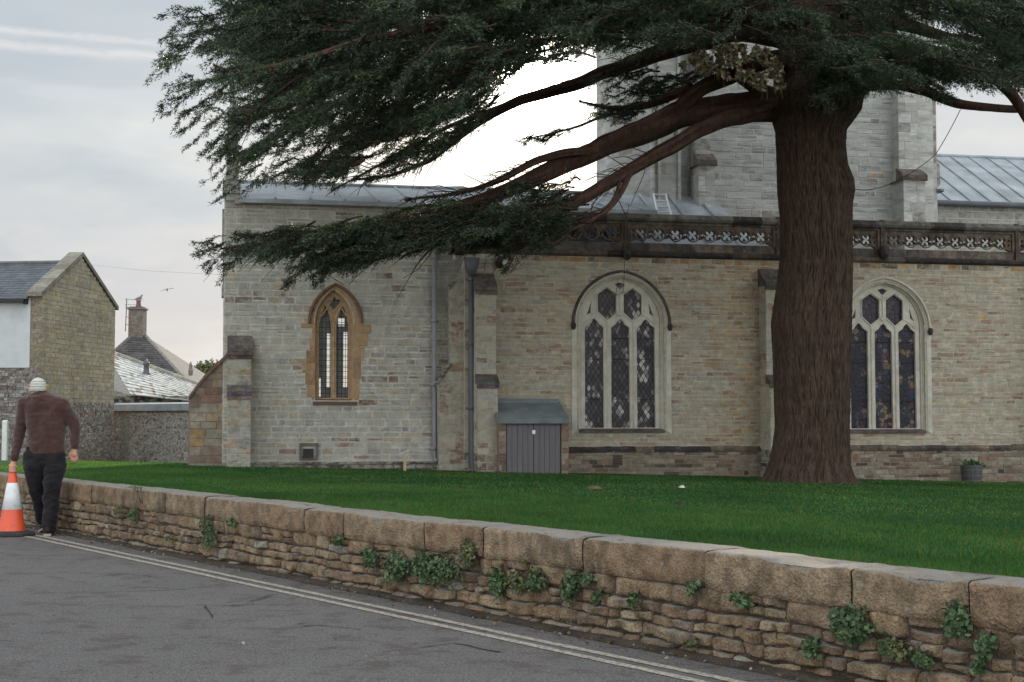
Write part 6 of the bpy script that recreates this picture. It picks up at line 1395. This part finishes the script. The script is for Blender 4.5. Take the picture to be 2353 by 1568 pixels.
tr = [(pj(325, 800), pj(492, 800), .132, .128, dict(sy=.85)), (pj(322, 735), pj(500, 735), .105, .105, dict(sy=.8)), (pj(318, 860), lkn, .122, .090), (lkn, pj(326, 1340, .30), .088, .086), (pj(326, 1340, .30), pj(330, 1365, .32), .078, .072), (pj(494, 860), rkn, .120, .092), (rkn, pj(464, 1400, -.04), .090, .084), (pj(464, 1400, -.04), pj(462, 1440, -.05), .076, .068),
      (pj(232, 810, 0), pj(236, 830), .03, .035), (pj(488, 1010, -.0), pj(488, 1050), .095, .09)]
blob('trousers', tr, tr_m, man, .008, 4, .016, 11)
# beanie with bands
bn, nt, bs = nodes('striped_beanie'); N = NT(nt); sx = N.new('ShaderNodeSeparateXYZ', {0: N.tc.outputs['Object']}); zc = N.math('DIVIDE', N.math('SUBTRACT', sx.outputs[2], 1.60), .030); fr_ = N.math('FRACT', zc)
st = N.math('MULTIPLY', N.math('GREATER_THAN', fr_, .72), N.math('LESS_THAN', sx.outputs[2], 1.72)); nt.links.new(N.mix(st, (.50, .50, .45), (.20, .19, .18)), bs.inputs['Base Color']); bs.inputs['Roughness'].default_value = .95; nt.links.new(N.bump(N.noise(120, 2, .6, N.co((1, 1, .3))), .006), bs.inputs['Normal'])
hz = pj(330, 198).z
def capcut(me):
    bm = bmesh.new(); bm.from_mesh(me); kill = [v for v in bm.verts if v.co.z < hz + (v.co.x+.09)*.0]; bmesh.ops.delete(bm, geom=kill, context='VERTS'); bm.to_mesh(me); bm.free()
bean = blob('beanie', [(pj(331, 163, .01), pj(331, 175, .01), .091, .093, dict(sy=1.1)), (pj(331, 155, .01), pj(331, 160, .01), .088, .088, dict(sy=1.1))], bn, man, .006, 4, .002, 4, capcut)
m = MB(); m.tube([(.090*math.cos(w)+pj(331, 0).x, .099*math.sin(w)+.01, hz) for w in np.linspace(0, 2*math.pi, 33)], .009, 6, cap=False); m.build('brim', bn, bean, True)
hair = blob('hair', [(pj(332, 205, -.01), pj(336, 228, -.008), .074, .060, dict(sy=.95))], cloth('grey_hair', (.33, .29, .25), 200, .3), man, .006, 3, .002, 8)
sh_m = cloth('dark_shoe', (.02, .018, .018), 60, .2, .6, 0)
sole = mat('pale_sole', (.34, .28, .22), .7, 8, .15, 0)
def shoe(an, yaw, pitch, z):
    o_ = empty('shoe_frame', (0, 0, 0)); T = Matrix.Translation(an) @ Matrix.Rotation(yaw, 4, 'Z') @ Matrix.Rotation(pitch, 4, 'X')
    P = lambda *p: T @ Vector(p)
    bpy.data.objects.remove(o_)
    s = blob('shoe', [(P(0, -.03, -.01), P(0, .02, -.025), .045, .046), (P(0, .02, -.03), P(.0, .15, -.045), .042, .036, dict()), (P(0, -.045, -.035), P(0, 0, -.04), .036, .038), (P(0, .13, -.045), P(0, .19, -.05), .040, .028)], sh_m, man, .006, 3)
    m = MB(); pr = [(-.040, -.085), (.040, -.085), (.046, .02), (.050, .12), (.035, .21), (-.035, .21), (-.048, .12), (-.042, .02)]
    n = len(pr); vs = [P(x, y, z_) for z_ in (-.092, -.068) for x, y in pr]; m.add(vs, [tuple(range(n-1, -1, -1)), tuple(range(n, 2*n))] + [(i, (i+1) % n, (i+1) % n+n, i+n) for i in range(n)], (.3, .3, .3)); m.build('sole', sole, s)
shoe(Vector((pj(463, 0).x, -.05, .094)), .12, 0, 0)
shoe(Vector((pj(334, 0).x, .34, .125)), .55, R(-14), 0)
# ---- traffic cone
cn = ground(34, 1226); cone = empty('traffic_cone', (PO.x + (128-400)/PXM, PY-.02, 0), R(20), 'orange and white traffic cone with black base held by the walking man', 'traffic cone')
H0, H1, HB = (1495-1450)/PXM, (1495-905)/PXM + .02, .035
orange, nt, bs = nodes('cone_orange'); N = NT(nt); nt.links.new(N.mix(N.rng(N.noise(14, 4, .7), .5, .75, 0, .6), (.66, .085, .030), (.34, .06, .035)), bs.inputs['Base Color']); bs.inputs['Roughness'].default_value = .42; bs.inputs['Subsurface Weight'].default_value = 0.0
def cr_(z): return .145 - (.145-.028)*((z-H0)/(H1-H0))
m = MB(); m.lathe([(.16, H0-.01), (cr_(H0), H0+.008), (cr_(.3), .3), (cr_(.6), .6), (cr_(H1), H1), (cr_(H1)-.008, H1+.004), (.012, H1-.02)], 40); m.build('cone_body', orange, cone, True)
wh, nt, bs = nodes('reflective_white'); N = NT(nt); nt.links.new(N.mix(N.rng(N.noise(10, 4, .7), .5, .7, 0, .5), (.66, .68, .70), (.40, .39, .38)), bs.inputs['Base Color']); bs.inputs['Roughness'].default_value = .35
z0, z1 = (1495-1265)/PXM, (1495-1030)/PXM; m = MB(); m.lathe([(cr_(z0), z0), (cr_(z0)+.003, z0+.002), (cr_(z1)+.003, z1-.002), (cr_(z1), z1)], 40); m.build('reflective_sleeve', wh, cone, True)
m = MB(); pr = []
for (hw, z) in ((.235, .0), (.24, .012), (.235, .035), (.19, .045), (.165, H0)):
    pr.append([(hw*math.cos(a)*(1.12 if k % 2 else 1.12), hw*math.sin(a)*1.12, z) for k, a in enumerate([math.pi/8 + i*math.pi/4 for i in range(8)])])
vs = [p for r_ in pr for p in r_]; m.add(vs, [(i*8+k, i*8+(k+1) % 8, (i+1)*8+(k+1) % 8, (i+1)*8+k) for i in range(4) for k in range(8)] + [tuple(range(7, -1, -1)), tuple(range(32, 40))]); m.build('base', mat('black_rubber', (.035, .033, .035), .8, 12, .35, .003), cone)
# ---- gulls
gm = mat('gull_grey', (.22, .22, .24), .8, 10, .1, 0)
def gull(at_, lab, wings):
    b = empty('seagull', tuple(at_), 0, lab, 'bird')
    blob('body', [(Vector((-.13, 0, .10)), Vector((.10, 0, .17)), .05, .085), (Vector((.12, 0, .20)), Vector((.17, 0, .29)), .05, .045), (Vector((.19, 0, .28)), Vector((.25, 0, .26)), .02, .006), (Vector((-.10, 0, .10)), Vector((-.30, 0, .04)), .035, .012)], gm, b, .012, 3)
    if wings:
        for s in (-1, 1):
            m = MB(); m.add([(.06, 0, .16), (-.08, 0, .15), (-.05, s*.30, .24), (.10, s*.32, .25), (-.14, s*.68, .17), (-.06, s*.66, .18), (.05, 0, .175), (-.07, 0, .165), (-.05, s*.30, .25), (.09, s*.32, .26)], [(0,1,2,3),(3,2,4,5),(6,9,8,7),(0,3,9,6)] if s > 0 else [(3,2,1,0),(5,4,2,3),(7,8,9,6),(6,9,3,0)]); m.build('wing', gm, b)
    else:
        for s in (-.03, .03):
            m = MB(); m.tube([(0, s, .11), (.0, s, 0)], .008, 5); m.build('leg', M['brick'], b)
    return b
gp = at(318, 700, Yh-.3)
gull((cho.matrix_world.translation.x*0 + Q_top.x if False else at(318, 698, Yh-.3).x, Yh-.3, at(318, 692, Yh).z - .02), 'grey gull perched on the far chimney pot', False)
gl_ = gull(tuple(at(385, 670, 140)), 'gull flying over the outhouse roof', True); gl_.rotation_euler = (R(15), R(-8), R(-70))
